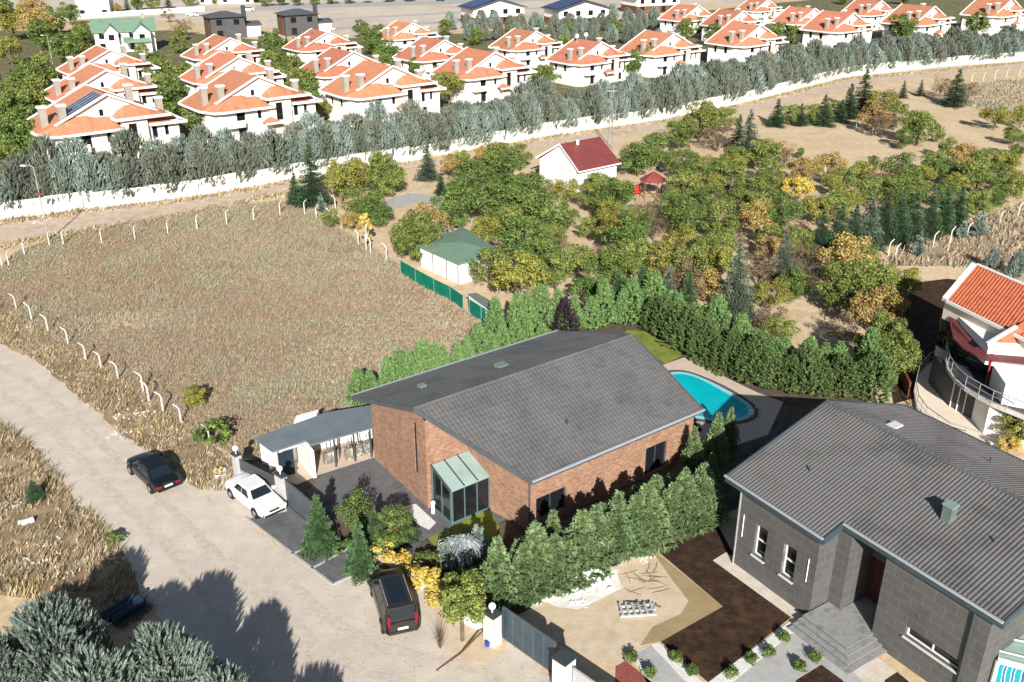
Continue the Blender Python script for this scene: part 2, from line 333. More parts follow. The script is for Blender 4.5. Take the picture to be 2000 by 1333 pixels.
sheet('paved_court', gp([(1420, 1345), (1545, 1240), (1585, 1240), (1700, 1345), (1700, 1420), (1420, 1420)]), .040, m_paveL)
sheet('soil_patch', gp([(1555, 1330), (1604, 1300), (1645, 1330), (1700, 1400), (1520, 1400)]), .044, m_dark)
sheet('soil_patch', gp([(1728, 1330), (1752, 1314), (1790, 1345), (1780, 1400), (1720, 1400)]), .044, m_dark)
sheet('house_surround', gp([(1392, 1096), (1418, 1080), (1600, 1205), (1900, 1420), (1700, 1420), (1560, 1218)]), .038, mat('wall_foot_gravel', [(.55, .47, .38), (.66, .60, .52)], 2, .9, .4, 10))
sheet('red_bed', gp([(1203, 1303), (1222, 1292), (1275, 1335), (1300, 1380), (1200, 1380)]), .036, m_red)
tag(MB().beam((*G(1035, 1186), .12), (*G(1392, 1010), .12), .28, .24).build('garden_kerb', mat('concrete_kerb', [(.6, .58, .53), (.72, .70, .66)], 1.5)), None, None, None, 'structure')
sheet('plaster_dust', gp([(1060, 1172), (1140, 1120), (1200, 1105), (1215, 1150), (1160, 1178), (1130, 1192), (1085, 1186)]), .034, mat('white_dust', [(.62, .60, .55), (.85, .84, .82)], 1.2, .9))

# ---------------- dry grass (uncountable) ----------------
def inside(P, poly):
    x, y = P[:, 0], P[:, 1]; r = np.zeros(len(P), bool); j = len(poly) - 1
    for i in range(len(poly)):
        xi, yi = poly[i]; xj, yj = poly[j]
        c = ((yi > y) != (yj > y)) & (x < (xj - xi) * (y - yi) / ((yj - yi) or 1e-9) + xi); r ^= c; j = i
    return r
def mesh_np(name, V, F, m, nf=3):
    me = bpy.data.meshes.new(name); me.vertices.add(len(V)); me.vertices.foreach_set('co', V.astype(np.float32).ravel())
    me.loops.add(len(F) * nf); me.loops.foreach_set('vertex_index', F.astype(np.int32).ravel())
    me.polygons.add(len(F)); me.polygons.foreach_set('loop_start', np.arange(0, len(F) * nf, nf, dtype=np.int32)); me.polygons.foreach_set('loop_total', np.full(len(F), nf, dtype=np.int32))
    me.update(calc_edges=True); me.validate(); me.materials.append(m); return me
def tufts(name, polys, dens, h, wd, m, seed, lean=(.35, .1), holes=(), pf=1.0, thr=-.42, keep=.25):
    rg = np.random.default_rng(seed); allp = []
    for poly in polys:
        a = np.array(poly); lo, hi = a.min(0), a.max(0); lo = np.maximum(lo, [-90, 24]); hi = np.minimum(hi, [170, 330])
        n = int((hi[0] - lo[0]) * (hi[1] - lo[1]) * dens); P = lo + rg.random((n, 2)) * (hi - lo); P = P[inside(P, poly)]; allp.append(P)
    P = np.vstack(allp)
    for hp in holes: P = P[~inside(P, hp)]
    k = 4; pn = patch(P, pf, seed); P = P[(pn > thr) | (rg.random(len(P)) < keep)]; n = len(P); B = np.repeat(P, k, 0) + rg.normal(0, wd * 1.6, (n * k, 2)); N = n * k
    # coverage varies in patches
    an = rg.random(N) * pi; hh = h * (.45 + rg.random(N)) * np.repeat(.75 + .5 * np.clip(patch(P, .8, seed + 3) + .5, 0, 1), k); ww = wd * (.5 + rg.random(N))
    dx, dy = np.cos(an) * ww / 2, np.sin(an) * ww / 2
    tip = np.stack([B[:, 0] + rg.normal(lean[0], .35, N) * hh, B[:, 1] + rg.normal(lean[1], .35, N) * hh, hh], 1)
    V = np.empty((N, 3, 3)); V[:, 0] = np.stack([B[:, 0] - dx, B[:, 1] - dy, np.zeros(N)], 1); V[:, 1] = np.stack([B[:, 0] + dx, B[:, 1] + dy, np.zeros(N)], 1); V[:, 2] = tip
    me = mesh_np(name, V.reshape(-1, 3), np.arange(N * 3).reshape(-1, 3), m)
    o = bpy.data.objects.new(name, me); SC.collection.objects.link(o); return o
g1 = tufts('meadow_grass', [FIELD], 17, .24, .075, m_grass, 1)
tag(g1, 'dry brownish straw grass covering the fenced empty field', 'grass', kind='stuff')
g2 = tufts('verge_weeds', [VERGE, VERGE2], 18, .30, .08, m_verge, 2, pf=1.7, thr=-.08, keep=.3)
tag(g2, 'yellow dry weeds along both sides of the dirt road', 'weeds', kind='stuff')
g3 = tufts('far_weeds', [gp([(1700, 520), (1780, 480), (1900, 430), (2000, 395), (2300, 330), (2300, 560), (2000, 530), (1840, 520)]), gp([(1880, 165), (2300, 130), (2300, 260), (2000, 250), (1900, 210), (1850, 190)])], 2.2, .5, .22, m_grass, 3)
tag(g3, 'dry brown grass on the strips at the right edge', 'grass', kind='stuff')
lowe = gp([(-300, 436 + 46), (0, 440), (186, 415), (400, 390), (560, 362), (800, 324), (1060, 275), (1300, 240), (1450, 210), (1650, 158), (2000, 125), (2000, 121), (1650, 153), (1450, 203), (1300, 234), (1060, 269), (800, 317), (560, 353), (400, 382), (186, 407), (0, 429), (-300, 436 + 36)])
g4 = tufts('wall_weeds', [lowe, gp([(0, 486), (140, 462), (320, 430), (480, 398), (560, 382), (560, 374), (480, 391), (320, 422), (140, 453), (0, 475)])], 5, .35, .2, m_verge, 4)
tag(g4, 'thin yellow weeds at the foot of the long white wall', 'weeds', kind='stuff')
# ---------------- vegetation ----------------
def leafmat(name, cols, sc=.9, isl=.4, po=.14, rough=.65): return mat(name, cols, sc, rough, island=isl, perobj=po, spec=.2, kind='obj', detail=3)
L_blue = leafmat('silver_blue_needles', [(.115, .14, .105), (.195, .22, .17), (.15, .185, .155)])
L_silver = leafmat('silver_needles', [(.155, .205, .17), (.28, .345, .295)])
L_thuja = leafmat('bright_thuja', [(.10, .19, .06), (.17, .28, .09), (.12, .23, .09)], po=.08)
L_thuja2 = leafmat('dusky_thuja', [(.08, .13, .055), (.145, .215, .09), (.20, .265, .12)], po=.12, isl=.5)
L_hedge = leafmat('deep_green_hedge', [(.07, .12, .04), (.13, .19, .06)], po=.1)
L_spruce = leafmat('dark_spruce', [(.045, .085, .045), (.085, .14, .07)])
L_garden = leafmat('garden_spruce', [(.045, .095, .04), (.09, .16, .065)])
L_olive = leafmat('olive_leaves', [(.08, .115, .027), (.15, .19, .045), (.23, .255, .07)], isl=.5)
L_green = leafmat('green_leaves', [(.055, .10, .025), (.11, .165, .04), (.165, .22, .055)], isl=.5)
L_yellowg = leafmat('yellow_green_leaves', [(.15, .16, .03), (.24, .235, .05), (.19, .205, .045)])
L_yellow = leafmat('autumn_yellow', [(.50, .36, .05), (.55, .40, .09), (.30, .27, .05)])
L_gold = leafmat('autumn_gold', [(.45, .36, .07), (.56, .42, .12)])
L_rust = leafmat('rusty_leaves', [(.30, .17, .06), (.36, .26, .09), (.20, .18, .05)])
L_brown = leafmat('brown_twigs', [(.15, .11, .07), (.22, .16, .09)])
L_purple = leafmat('purple_black', [(.03, .022, .026), (.05, .035, .04)])
L_grey = leafmat('grey_weeping', [(.22, .22, .22), (.36, .36, .36)])
m_bark = mat('bark', [(.10, .075, .05), (.20, .15, .10)], 3, .9, .6, 14)
m_barkw = mat('pale_bark', [(.42, .38, .33), (.6, .56, .5)], 3, .9)

def unit(a): return a / np.maximum(np.linalg.norm(a, axis=-1, keepdims=True), 1e-9)
def leaf_quads(C, Nn, size, rg):
    n = len(C); r = unit(rg.normal(size=(n, 3))); t = unit(np.cross(Nn, r)); b = np.cross(Nn, t)
    s = size * (.6 + .8 * rg.random((n, 1))); t = t * s; b = b * s * .6
    V = np.stack([C - t, C - b, C + t, C + b], 1); return V.reshape(-1, 3)
def crown_leaves(seed, rx, rz, zc, nclump, nleaf, size, flat=1.0, cr=.42, top=.0):
    rg = np.random.default_rng(seed); cl = []
    while len(cl) < nclump:
        p = rg.uniform(-1, 1, 3)
        d = np.linalg.norm(p)
        if d < 1 and d > .35: cl.append(p * (rx, rx, rz))
    cl = np.array(cl); cl[:, 0:2] *= (1 - top * np.clip(cl[:, 2:3] / rz, -1, 1)); R = min(rx, rz) * cr * rg.uniform(.6, 1.25, nclump)
    idx = rg.integers(0, nclump, nleaf); dirs = unit(rg.normal(size=(nleaf, 3))); dirs[:, 2] = np.where(rg.random(nleaf) < .6, np.abs(dirs[:, 2]), dirs[:, 2])
    rad = R[idx] * rg.uniform(.55, 1.1, nleaf); C = cl[idx] + dirs * rad[:, None] * (1, 1, flat); C[:, 2] += zc
    Nn = unit(dirs + rg.normal(0, .6, (nleaf, 3)) + (0, 0, .3))
    V = leaf_quads(C, Nn, size, rg); return V, cl + (0, 0, zc)
def limbs(cl, zf, r0, rg, n=6, name='trunk'):
    mb = MB(); top = max(c[2] for c in cl)
    mb.tube([(0, 0, -.1), (.04, .02, zf * .5), (.0, .05, zf), (.05, 0, zf + (top - zf) * .6)], [r0 * 1.25, r0, r0 * .8, r0 * .3], 7)
    for c in sorted(cl.tolist(), key=lambda c: rg.random())[:n]:
        mb.tube([(0, 0, zf * .8), (c[0] * .45, c[1] * .45, (zf + c[2]) * .5), (c[0] * .9, c[1] * .9, c[2])], [r0 * .5, r0 * .3, r0 * .1], 5)
    return mb
def mk(name, label, cat, V, nf, leaf_m, trunk, bark=None, part='crown'):
    root = thing(name, label, cat, (0, 0, 0), world=False)
    me = mesh_np(part, V, np.arange(len(V)).reshape(-1, nf), leaf_m, nf); o = bpy.data.objects.new(part, me); SC.collection.objects.link(o); o.parent = root
    if trunk: trunk.build('trunk', bark or m_bark, root)
    PROTOS.append(root); return root
def deciduous(name, m, seed, rx=2.0, rz=1.7, zc=2.6, nc=26, nl=5600, size=.098, cat='tree', bark=None, flat=.9, top=.15, tr=.11, cr=.42):
    rg = np.random.default_rng(seed); V, cl = crown_leaves(seed, rx, rz, zc, nc, nl, size, flat, cr, top)
    return mk(name, '', cat, V, 4, m, limbs(cl, max(.4, zc - rz * .8), tr, rg, 9) if tr else None, bark)
def conifer_blue(name, m, seed, h=6, r=1.9, n=620, l=.75, out=.7, up=1.0, base=.35, pw=.65, rad=.11, nb=6, cat='conifer', trunk=.16, spl=.75):
    rg = np.random.default_rng(seed); t = rg.random(n) ** .85; z = base + (h - base - l * .6) * t
    prof = r * np.clip((1 - t), 0, 1) ** pw * (np.clip(t / .12, .55, 1)) ; a = rg.random(n) * 2 * pi
    lob = 1 + .13 * np.sin(3 * a + seed) + .1 * np.sin(5 * a + 2 * seed + 4 * t); rr = prof * lob * rg.uniform(.62, 1.0, n)
    P = np.stack([rr * np.cos(a), rr * np.sin(a), z], 1); o = np.stack([np.cos(a), np.sin(a), np.zeros(n)], 1)
    D = unit(o * (out * (1 - .5 * t))[:, None] + np.array([0, 0, up]) + rg.normal(0, .22, (n, 3))); Ls = l * rg.uniform(.6, 1.2, n) * (1 - .35 * t)
    side = unit(np.cross(D, o + .01)); b2 = np.cross(D, side); Vs = []
    # each shoot: a tapered three-sided spindle with small side blades
    for k in range(3):
        a0, a1 = 2 * pi * k / 3, 2 * pi * (k + 1) / 3; rd = (rad * Ls / l)[:, None]
        A = P + rd * (side * cos(a0) + b2 * sin(a0)); B = P + rd * (side * cos(a1) + b2 * sin(a1)); Vs.append(np.stack([A, B, P + D * Ls[:, None]], 1))
    for k in range(nb):
        q = rg.uniform(.0, .75, n)[:, None] * Ls[:, None]; ph = rg.random(n) * 2 * pi
        s = side * np.cos(ph)[:, None] + b2 * np.sin(ph)[:, None]; B0 = P + D * q; tip = B0 + (D * .8 + s * spl) * (Ls * .42)[:, None]
        wv = unit(np.cross(s, D)) * (.055 * Ls / l * (1 + rad * 4))[:, None]; Vs.append(np.stack([B0 - wv, B0 + wv, tip], 1))
    V = np.concatenate(Vs, 1).reshape(-1, 3) if False else np.vstack([x.reshape(-1, 3) for x in Vs])
    tb = MB().tube([(0, 0, -.1), (0, 0, h * .45), (0, 0, h * .9)], [trunk, trunk * .7, trunk * .2], 7) if trunk else None
    return mk(name, '', cat, V, 3, m, tb)
def spruce(name, m, seed, h=6, r=1.8, tiers=17, nb=11, base=.4, droop=.25, cat='conifer', size=1.0):
    rg = np.random.default_rng(seed); Vs = []
    for i in range(tiers):
        t = i / (tiers - 1); z = base + (h - base - .35) * t ** 1.05; R = r * (1 - t) ** .9 + .12
        for k in range(max(5, int(nb * (1 - .45 * t)))):
            a = rg.random() * 2 * pi; L = R * rg.uniform(.75, 1.12); d = np.array([cos(a), sin(a), 0]); s = np.array([-sin(a), cos(a), 0]); zz = z + rg.normal(0, .1)
            nst = max(3, int(5 * (1 - .4 * t)))
            def pt(q): return d * (L * q) + np.array([0, 0, zz - droop * L * q + .18 * L * q * q])
            Vs.append([pt(0) - s * .05, pt(0) + s * .05, pt(1)])
            for j in range(nst):
                q = (j + .6) / (nst + .3); B = pt(q * .93); ln = L * .42 * (1.12 - q) * size + .1
                for sg in (-1, 1):
                    tip = B + s * sg * ln + d * ln * .75 + np.array([0, 0, rg.normal(-.05, .06)]); wv = d * (.085 * size + .03 * (1 - t))
                    Vs.append([B - wv, B + wv + np.array([0, 0, .02]), tip])
                    up_ = np.array([0, 0, .13 * size]); Vs.append([B - d * .05, B + d * .09, B + up_ + d * .12 + s * sg * .05])
    Vs.append([np.array([-.05, 0, h - .6]), np.array([.05, 0, h - .6]), np.array([0, 0, h])]); Vs.append([np.array([0, -.05, h - .6]), np.array([0, .05, h - .6]), np.array([0, 0, h])])
    V = np.array(Vs).reshape(-1, 3); tb = MB().tube([(0, 0, -.1), (0, 0, h * .5), (0, 0, h * .95)], [.17 * h / 6, .11 * h / 6, .03], 7)
    return mk(name, '', cat, V, 3, m, tb)
def bare(name, m, seed, h=3.5, r=1.6, n=60, cat='shrub'):
    rg = random.Random(seed); mb = MB()
    for i in range(n):
        a = rg.random() * 2 * pi; q = rg.uniform(.2, 1); hz = h * rg.uniform(.5, 1)
        mb.tube([(0, 0, .05), (r * q * .35 * cos(a), r * q * .35 * sin(a), hz * .5), (r * q * cos(a), r * q * sin(a), hz)], [.03, .02, .006], 3, False)
    root = thing(name, '', cat, world=False); mb.build('stems', m, root); PROTOS.append(root); return root

T = {}
T['blue'] = [conifer_blue('blue_conifer', L_blue, 11 + i, h=6.2, r=2.15, n=620, l=1.25, rad=.10, nb=6, spl=.36, pw=.42, up=1.3) for i in range(3)]
T['teal'] = [conifer_blue('blue_conifer', L_silver, 21, h=6.0, r=2.1, n=600, l=1.25, rad=.10, nb=6, spl=.36, pw=.42, up=1.3)]
T['bigsilver'] = [conifer_blue('silver_conifer', L_silver, 31 + i, h=6.5, r=2.7, n=1500, l=1.3, rad=.06, nb=14, pw=.4, spl=.33, up=1.25, out=.8) for i in range(2)]
T['thuja'] = [conifer_blue('thuja', L_thuja, 41 + i, h=4.2, r=1.05, n=620, l=.5, rad=.035, nb=8, out=.9, pw=.6, base=.15, trunk=.07) for i in range(3)]
T['dthuja'] = [spruce('thuja', L_thuja2, 51 + i, h=4.9, r=1.45, tiers=26, nb=16, droop=-.38, size=.85, base=.15) for i in range(3)]
T['hedge'] = [conifer_blue('thuja', L_hedge, 61 + i, h=4.0, r=1.15, n=560, l=.45, rad=.03, nb=9, out=.8, pw=.45, base=.1, trunk=.08) for i in range(2)]
T['spruce'] = [spruce('spruce', L_spruce, 71 + i, h=6.5, r=2.5, tiers=21, nb=15) for i in range(2)]
T['gspruce'] = [spruce('garden_spruce', L_garden, 81 + i, h=4.6, r=1.45, tiers=22, nb=14, size=.8) for i in range(2)]
T['bspruce'] = [spruce('silver_spruce', L_silver, 86, h=2.6, r=.9, tiers=12, nb=10, size=.8)]
T['cedar'] = [spruce('cedar', leafmat('cedar_needles', [(.09, .13, .085), (.16, .20, .14)]), 88, h=6.0, r=2.5, tiers=19, nb=15)]
T['olive'] = [deciduous('fruit_tree', L_olive, 91 + i) for i in range(3)]
T['green'] = [deciduous('fruit_tree', L_green, 101 + i, rx=2.1, rz=1.8) for i in range(3)]
T['yg'] = [deciduous('fruit_tree', L_yellowg, 111 + i, rx=1.9, rz=1.6, nl=4600) for i in range(2)]
T['rust'] = [deciduous('autumn_tree', L_rust, 121 + i, nl=4600) for i in range(2)]
T['gold'] = [deciduous('autumn_tree', L_yellow, 131, rx=1.8, rz=1.4, nl=4200)]
T['brown'] = [deciduous('bare_tree', L_brown, 141, nl=2600, size=.075)]
T['round'] = [deciduous('round_tree', L_olive, 151, rx=2.0, rz=1.9, zc=2.2, nc=40, nl=9000, size=.09, cr=.36, top=.3)]
T['fargreen'] = [deciduous('garden_tree', L_green, 161, rx=2.3, rz=2.6, zc=3.2, nl=4200, size=.17), deciduous('garden_tree', L_olive, 162, rx=2.2, rz=2.4, zc=3.0, nl=4200, size=.17)]
T['bush'] = [deciduous('shrub', L_green, 171, rx=.55, rz=.5, zc=.5, nc=12, nl=500, size=.07, cat='shrub', tr=0)]
T['ybush'] = [deciduous('yellow_shrub', L_gold, 172, rx=.8, rz=.7, zc=.75, nc=16, nl=1300, size=.075, cat='shrub', tr=0), deciduous('yellow_shrub', L_yellow, 173, rx=.8, rz=.7, zc=.75, nc=16, nl=1300, size=.075, cat='shrub', tr=0)]
T['ball'] = [deciduous('clipped_shrub', L_green, 174, rx=.2, rz=.2, zc=.25, nc=30, nl=1100, size=.035, cat='shrub', tr=0, top=0, cr=.6)]
T['bigtree'] = [deciduous('big_round_tree', L_olive, 155 + i, rx=3.0, rz=2.7, zc=3.4, nc=75, nl=20000, size=.10, cr=.26, top=.25, tr=.16) for i in range(2)]
T['roundy'] = [deciduous('round_shrub', L_yellowg, 176, rx=.75, rz=.8, zc=.85, nc=46, nl=3600, size=.07, cat='shrub', tr=.04, top=0, cr=.5)]
T['street'] = [deciduous('street_tree', L_olive, 177, rx=1.35, rz=1.15, zc=2.8, nc=30, nl=5200, size=.085, tr=.09, top=.1)]
T['bare'] = [bare('bare_shrub', L_brown, 181)]
T['poplar'] = [deciduous('poplar', L_gold, 191, rx=.7, rz=1.9, zc=2.6, nc=16, nl=900, size=.12, bark=m_barkw, tr=.08)]
T['purple'] = [conifer_blue('dark_columnar_tree', L_purple, 195, h=4.2, r=1.3, n=500, l=.5, rad=.03, nb=8, trunk=.08)]
TREES = []                                       # (object, what it looks like, landmark set) for labelling afterwards
def plant(kind, x, y, h=1.0, rz=None, w_=1.0, desc='', group=None, zone=None):
    p = T[kind][RND.randrange(len(T[kind]))]
    o = place(p, (x, y), RND.random() * 6.28 if rz is None else rz, (h * w_, h * w_, h), None, group); TREES.append((o, kind, desc, zone)); return o
KD = {'blue': 'silver-blue feathery conifer', 'teal': 'pale teal feathery conifer', 'bigsilver': 'large silver-blue conifer', 'thuja': 'bright green thuja', 'dthuja': 'dusky green thuja', 'hedge': 'dense dark green thuja',
      'spruce': 'dark green spruce', 'gspruce': 'bright green spruce', 'bspruce': 'small silvery spruce', 'cedar': 'grey-green cedar', 'olive': 'olive green fruit tree', 'green': 'leafy green fruit tree', 'yg': 'yellow-green fruit tree',
      'rust': 'rusty brown autumn tree', 'gold': 'golden yellow autumn tree', 'brown': 'nearly bare brown tree', 'round': 'dense round olive tree', 'fargreen': 'bushy green garden tree', 'bush': 'low green shrub', 'ybush': 'bright yellow shrub',
      'ball': 'tiny clipped ball shrub', 'bare': 'leafless grey-brown shrub', 'poplar': 'slim golden poplar', 'purple': 'purple-black columnar tree', 'bigtree': 'large dense olive-green tree', 'roundy': 'dense round yellow-green shrub', 'street': 'small round-crowned tree with bare trunk'}
HT = {'blue': 6.2, 'teal': 6.0, 'bigsilver': 6.5, 'thuja': 4.2, 'dthuja': 4.9, 'hedge': 4, 'spruce': 6.5, 'gspruce': 4.6, 'bspruce': 2.6, 'cedar': 6, 'olive': 4.3, 'green': 4.4, 'yg': 4.2, 'rust': 4.3, 'gold': 4, 'brown': 4.3, 'round': 4.1, 'fargreen': 5.8, 'bush': 1, 'ybush': 1.5, 'ball': .5, 'bare': 3.5, 'poplar': 4.5, 'purple': 4.2, 'bigtree': 6.4, 'roundy': 1.7, 'street': 4.0}
def P_(kind, px, py, h=None, w_=1.0, zone=None, group=None):   # by the pixel of the tree's foot, h in metres
    x, y = G(px, py); return plant(kind, x, y, (h or HT[kind]) / HT[kind], None, w_, zone=zone, group=group)
def along(pts, step, fn, jit=.15):
    ps = [G(*p) for p in pts]; acc = 0; k = 0
    for a, b in zip(ps, ps[1:]):
        L = hypot(b[0] - a[0], b[1] - a[1]); s = acc
        while s < L:
            t = s / L; fn(a[0] + (b[0] - a[0]) * t + RND.gauss(0, jit), a[1] + (b[1] - a[1]) * t + RND.gauss(0, jit), k); s += step; k += 1
        acc = s - L
# row behind the long white wall: two staggered lines
WALLPX = [(-40, 437), (0, 430), (186, 406), (400, 381), (560, 351), (800, 315), (1060, 267), (1300, 232), (1450, 201), (1650, 151), (1860, 128), (2010, 119)]
def off_line(pts, d):
    ps = [G(*p) for p in pts]; out = []
    for i, p in enumerate(ps):
        a = ps[max(0, i - 1)]; b = ps[min(len(ps) - 1, i + 1)]; L = hypot(b[0] - a[0], b[1] - a[1]); out.append((p[0] - (b[1] - a[1]) / L * d, p[1] + (b[0] - a[0]) / L * d))
    return out
def along_w(ps, step, fn, jit=.3):
    acc = 0; k = 0
    for a, b in zip(ps, ps[1:]):
        L = hypot(b[0] - a[0], b[1] - a[1]); s = acc
        while s < L:
            t = s / L; fn(a[0] + (b[0] - a[0]) * t + RND.gauss(0, jit), a[1] + (b[1] - a[1]) * t + RND.gauss(0, jit), k); s += step; k += 1
        acc = s - L
def row(d, step, hh, zone):
    def f(x, y, k): plant('teal' if RND.random() < .26 else 'blue', x, y, hh * RND.uniform(.74, 1.18), w_=RND.uniform(.95, 1.3), zone=zone, group='conifers behind the long white wall')
    along_w(off_line(WALLPX, d), step, f)
row(1.7, 2.7, 1.08, 'row_front'); row(4.8, 3.3, 1.24, 'row_back')
# middle-left cluster at the corner of the meadow
for a in [('spruce', 612, 402, 8.2, 1.0), ('spruce', 578, 398, 4.2, 1.1), ('bspruce', 628, 415, 2.6), ('yg', 668, 398, 6.0, .8), ('yg', 698, 388, 5.6, .8), ('olive', 706, 432, 4.4, 1.25), ('green', 735, 445, 3.8, 1.0),
          ('bigtree', 752, 385, 6.2, .9), ('cedar', 836, 352, 5.5), ('spruce', 862, 380, 3.0, 1.1), ('poplar', 716, 488, 4.8), ('bigtree', 815, 512, 6.0, .95), ('rust', 838, 480, 5.0, .9), ('olive', 648, 446, 2.2, 1.2), ('rust', 690, 452, 2.4, 1.2),
          ('green', 905, 432, 5), ('green', 930, 400, 6), ('olive', 965, 372, 5.5), ('green', 1002, 392, 6), ('green', 960, 450, 5.6), ('green', 1005, 452, 6.2), ('green', 1050, 480, 6), ('green', 1030, 430, 5.6), ('green', 1020, 520, 5.6), ('yg', 1012, 598, 5.2, 1.15), ('olive', 960, 570, 4.6),
          ('green', 1050, 540, 4.6), ('olive', 1085, 570, 4.2), ('olive', 900, 345, 3.6), ('rust', 885, 350, 3.4), ('olive', 975, 330, 4), ('olive', 1015, 335, 4), ('rust', 945, 322, 3),
          ('brown', 1072, 395, 3.2), ('yg', 1108, 402, 3.6), ('olive', 1150, 415, 3.6), ('yg', 1185, 408, 4), ('olive', 1160, 385, 3.4), ('yg', 1190, 448, 3.6), ('green', 1105, 452, 3.2), ('olive', 1150, 470, 2.8), ('olive', 1215, 400, 3.2),
          ('green', 1245, 345, 5.4, 1.1), ('green', 1285, 330, 5, 1.1), ('green', 1330, 350, 4.6), ('bigtree', 1365, 275, 6.6, 1.0), ('olive', 1325, 292, 4.6, 1.2), ('brown', 1400, 296, 4.6, 1.3), ('cedar', 1458, 312, 7.8, .95), ('olive', 1415, 262, 4.4, 1.1), ('spruce', 1440, 290, 5.5),
          ('olive', 1330, 400, 4.4), ('yg', 1375, 398, 4.2), ('olive', 1420, 385, 4.4), ('yg', 1430, 350, 3.8), ('olive', 1465, 410, 4.4), ('green', 1390, 425, 4.2), ('olive', 1445, 430, 4), ('brown', 1262, 450, 4.2), ('green', 1240, 472, 4),
          ('brown', 1275, 470, 3.6), ('olive', 1495, 395, 4), ('rust', 1520, 320, 3.4), ('brown', 1530, 330, 3.6), ('gold', 1552, 404, 3.8, 1.1), ('olive', 1480, 440, 4),
          ('olive', 1200, 560, 4.4), ('olive', 1240, 545, 4.4), ('yg', 1300, 560, 4.6), ('olive', 1345, 570, 4.8), ('brown', 1180, 540, 3.6), ('olive', 1130, 545, 3.8), ('green', 1160, 600, 4.2), ('gspruce', 1205, 620, 5), ('gspruce', 1250, 612, 5.2), ('cedar', 1300, 618, 5), ('gspruce', 1340, 625, 5),
          ('yg', 1385, 560, 4.6), ('olive', 1400, 520, 4), ('yg', 1330, 510, 4), ('cedar', 1432, 622, 7.6, .85), ('cedar', 1525, 552, 5.6, .9), ('yg', 1502, 612, 3.4), ('brown', 1480, 560, 4), ('brown', 1570, 545, 3.8), ('green', 1545, 590, 3.4),
          ('rust', 1655, 560, 5.4, 1.1), ('olive', 1640, 610, 5, 1.1), ('olive', 1700, 600, 4.6), ('yg', 1755, 590, 3.6, 1.1), ('brown', 1610, 590, 4), ('bigtree', 1722, 742, 5.8, .86), ('olive', 1520, 680, 2.6, 1.2), ('brown', 1500, 650, 2.8, 1.2), ('brown', 1640, 680, 3),
          ('spruce', 1600, 492, 5), ('spruce', 1632, 494, 6), ('spruce', 1662, 490, 5.6), ('cedar', 1692, 484, 6), ('spruce', 1720, 478, 6.2), ('spruce', 1748, 474, 6.4), ('spruce', 1778, 468, 6), ('spruce', 1808, 462, 6), ('gspruce', 1838, 456, 5.8), ('gspruce', 1866, 446, 5.4),
          ('olive', 1620, 440, 4), ('yg', 1650, 425, 3.8), ('olive', 1700, 410, 4.2), ('olive', 1740, 400, 4), ('yg', 1590, 440, 3.8), ('brown', 1720, 385, 4), ('olive', 1780, 405, 4), ('green', 1845, 410, 3.6), ('olive', 1905, 430, 3.8), ('green', 1930, 415, 3.4), ('yg', 1860, 385, 3.4), ('olive', 1960, 400, 4), ('yg', 1985, 385, 3.6),
          ('rust', 1880, 340, 4.4, 1.2), ('olive', 1920, 345, 4), ('yg', 1960, 350, 4), ('olive', 1820, 350, 4), ('yg', 1800, 375, 3.6), ('olive', 1850, 315, 3.4), ('green', 1700, 335, 2.2), ('cedar', 1680, 345, 2.2), ('olive', 1650, 375, 3.4), ('yg', 1620, 385, 3.2), ('rust', 1750, 360, 3),
          ('spruce', 1515, 248, 5, 1.2), ('olive', 1540, 245, 3.6, 1.1), ('spruce', 1562, 246, 4, 1.2), ('olive', 1582, 244, 3.6), ('spruce', 1606, 246, 5.6, 1.2), ('olive', 1628, 236, 3.4), ('spruce', 1640, 240, 4.2, 1.2), ('spruce', 1655, 232, 6.4, 1.2), ('spruce', 1682, 222, 8.2, 1.15), ('yg', 1718, 235, 5.6, 1.0), ('rust', 1706, 262, 5, 1.1), ('brown', 1722, 270, 4.4), ('olive', 1790, 285, 5.6, 1.15), ('olive', 1745, 255, 4.6), ('green', 1760, 292, 3.4), ('spruce', 1762, 192, 3.6), ('spruce', 1796, 188, 3.4),
          ('spruce', 1862, 208, 7.2, 1.25), ('brown', 1835, 192, 4.4), ('brown', 1888, 200, 4), ('yg', 1940, 255, 4.2, 1.2), ('yg', 1992, 250, 3.8), ('green', 1975, 285, 3.2), ('green', 1990, 310, 3.2), ('green', 1560, 310, 1.6), ('olive', 1830, 280, 2.0),
          ('bspruce', 1910, 462, 3.4), ('bspruce', 1790, 500, 3.0), ('bspruce', 1878, 466, 2.4), ('teal', 1980, 545, 3), ('teal', 1935, 530, 2.6)]:
    P_(a[0], a[1], a[2], a[3] if len(a) > 3 else None, a[4] if len(a) > 4 else 1.0, zone='orchard')
# extra fruit trees on a loose grid wherever the orchard still has room
ORCH = gp([(880, 450), (1060, 365), (1230, 400), (1300, 340), (1480, 330), (1560, 360), (1900, 330), (2000, 330), (1900, 425), (1720, 470), (1700, 520), (1760, 560), (1740, 640), (1700, 700), (1560, 700), (1440, 650), (1300, 605), (1100, 610), (1060, 570)])
CLEAR = [gp(l) for l in ([(1395, 700), (1400, 640), (1500, 700), (1500, 740)], [(1330, 405), (1400, 395), (1480, 425), (1470, 470), (1340, 455)], [(1480, 240), (1600, 250), (1770, 300), (1740, 350), (1560, 330), (1480, 290)], [(1080, 450), (1180, 450), (1200, 500), (1090, 500)], [(1450, 600), (1540, 590), (1620, 640), (1580, 680), (1480, 640)], [(1050, 560), (1110, 560), (1110, 620), (1060, 620)], [(1030, 340), (1230, 340), (1230, 400), (1030, 390)], [(1050, 370), (1120, 390), (1150, 440), (1060, 420)], [(1225, 340), (1325, 340), (1325, 435), (1225, 435)], [(1560, 400), (1600, 400), (1600, 440), (1560, 440)])]
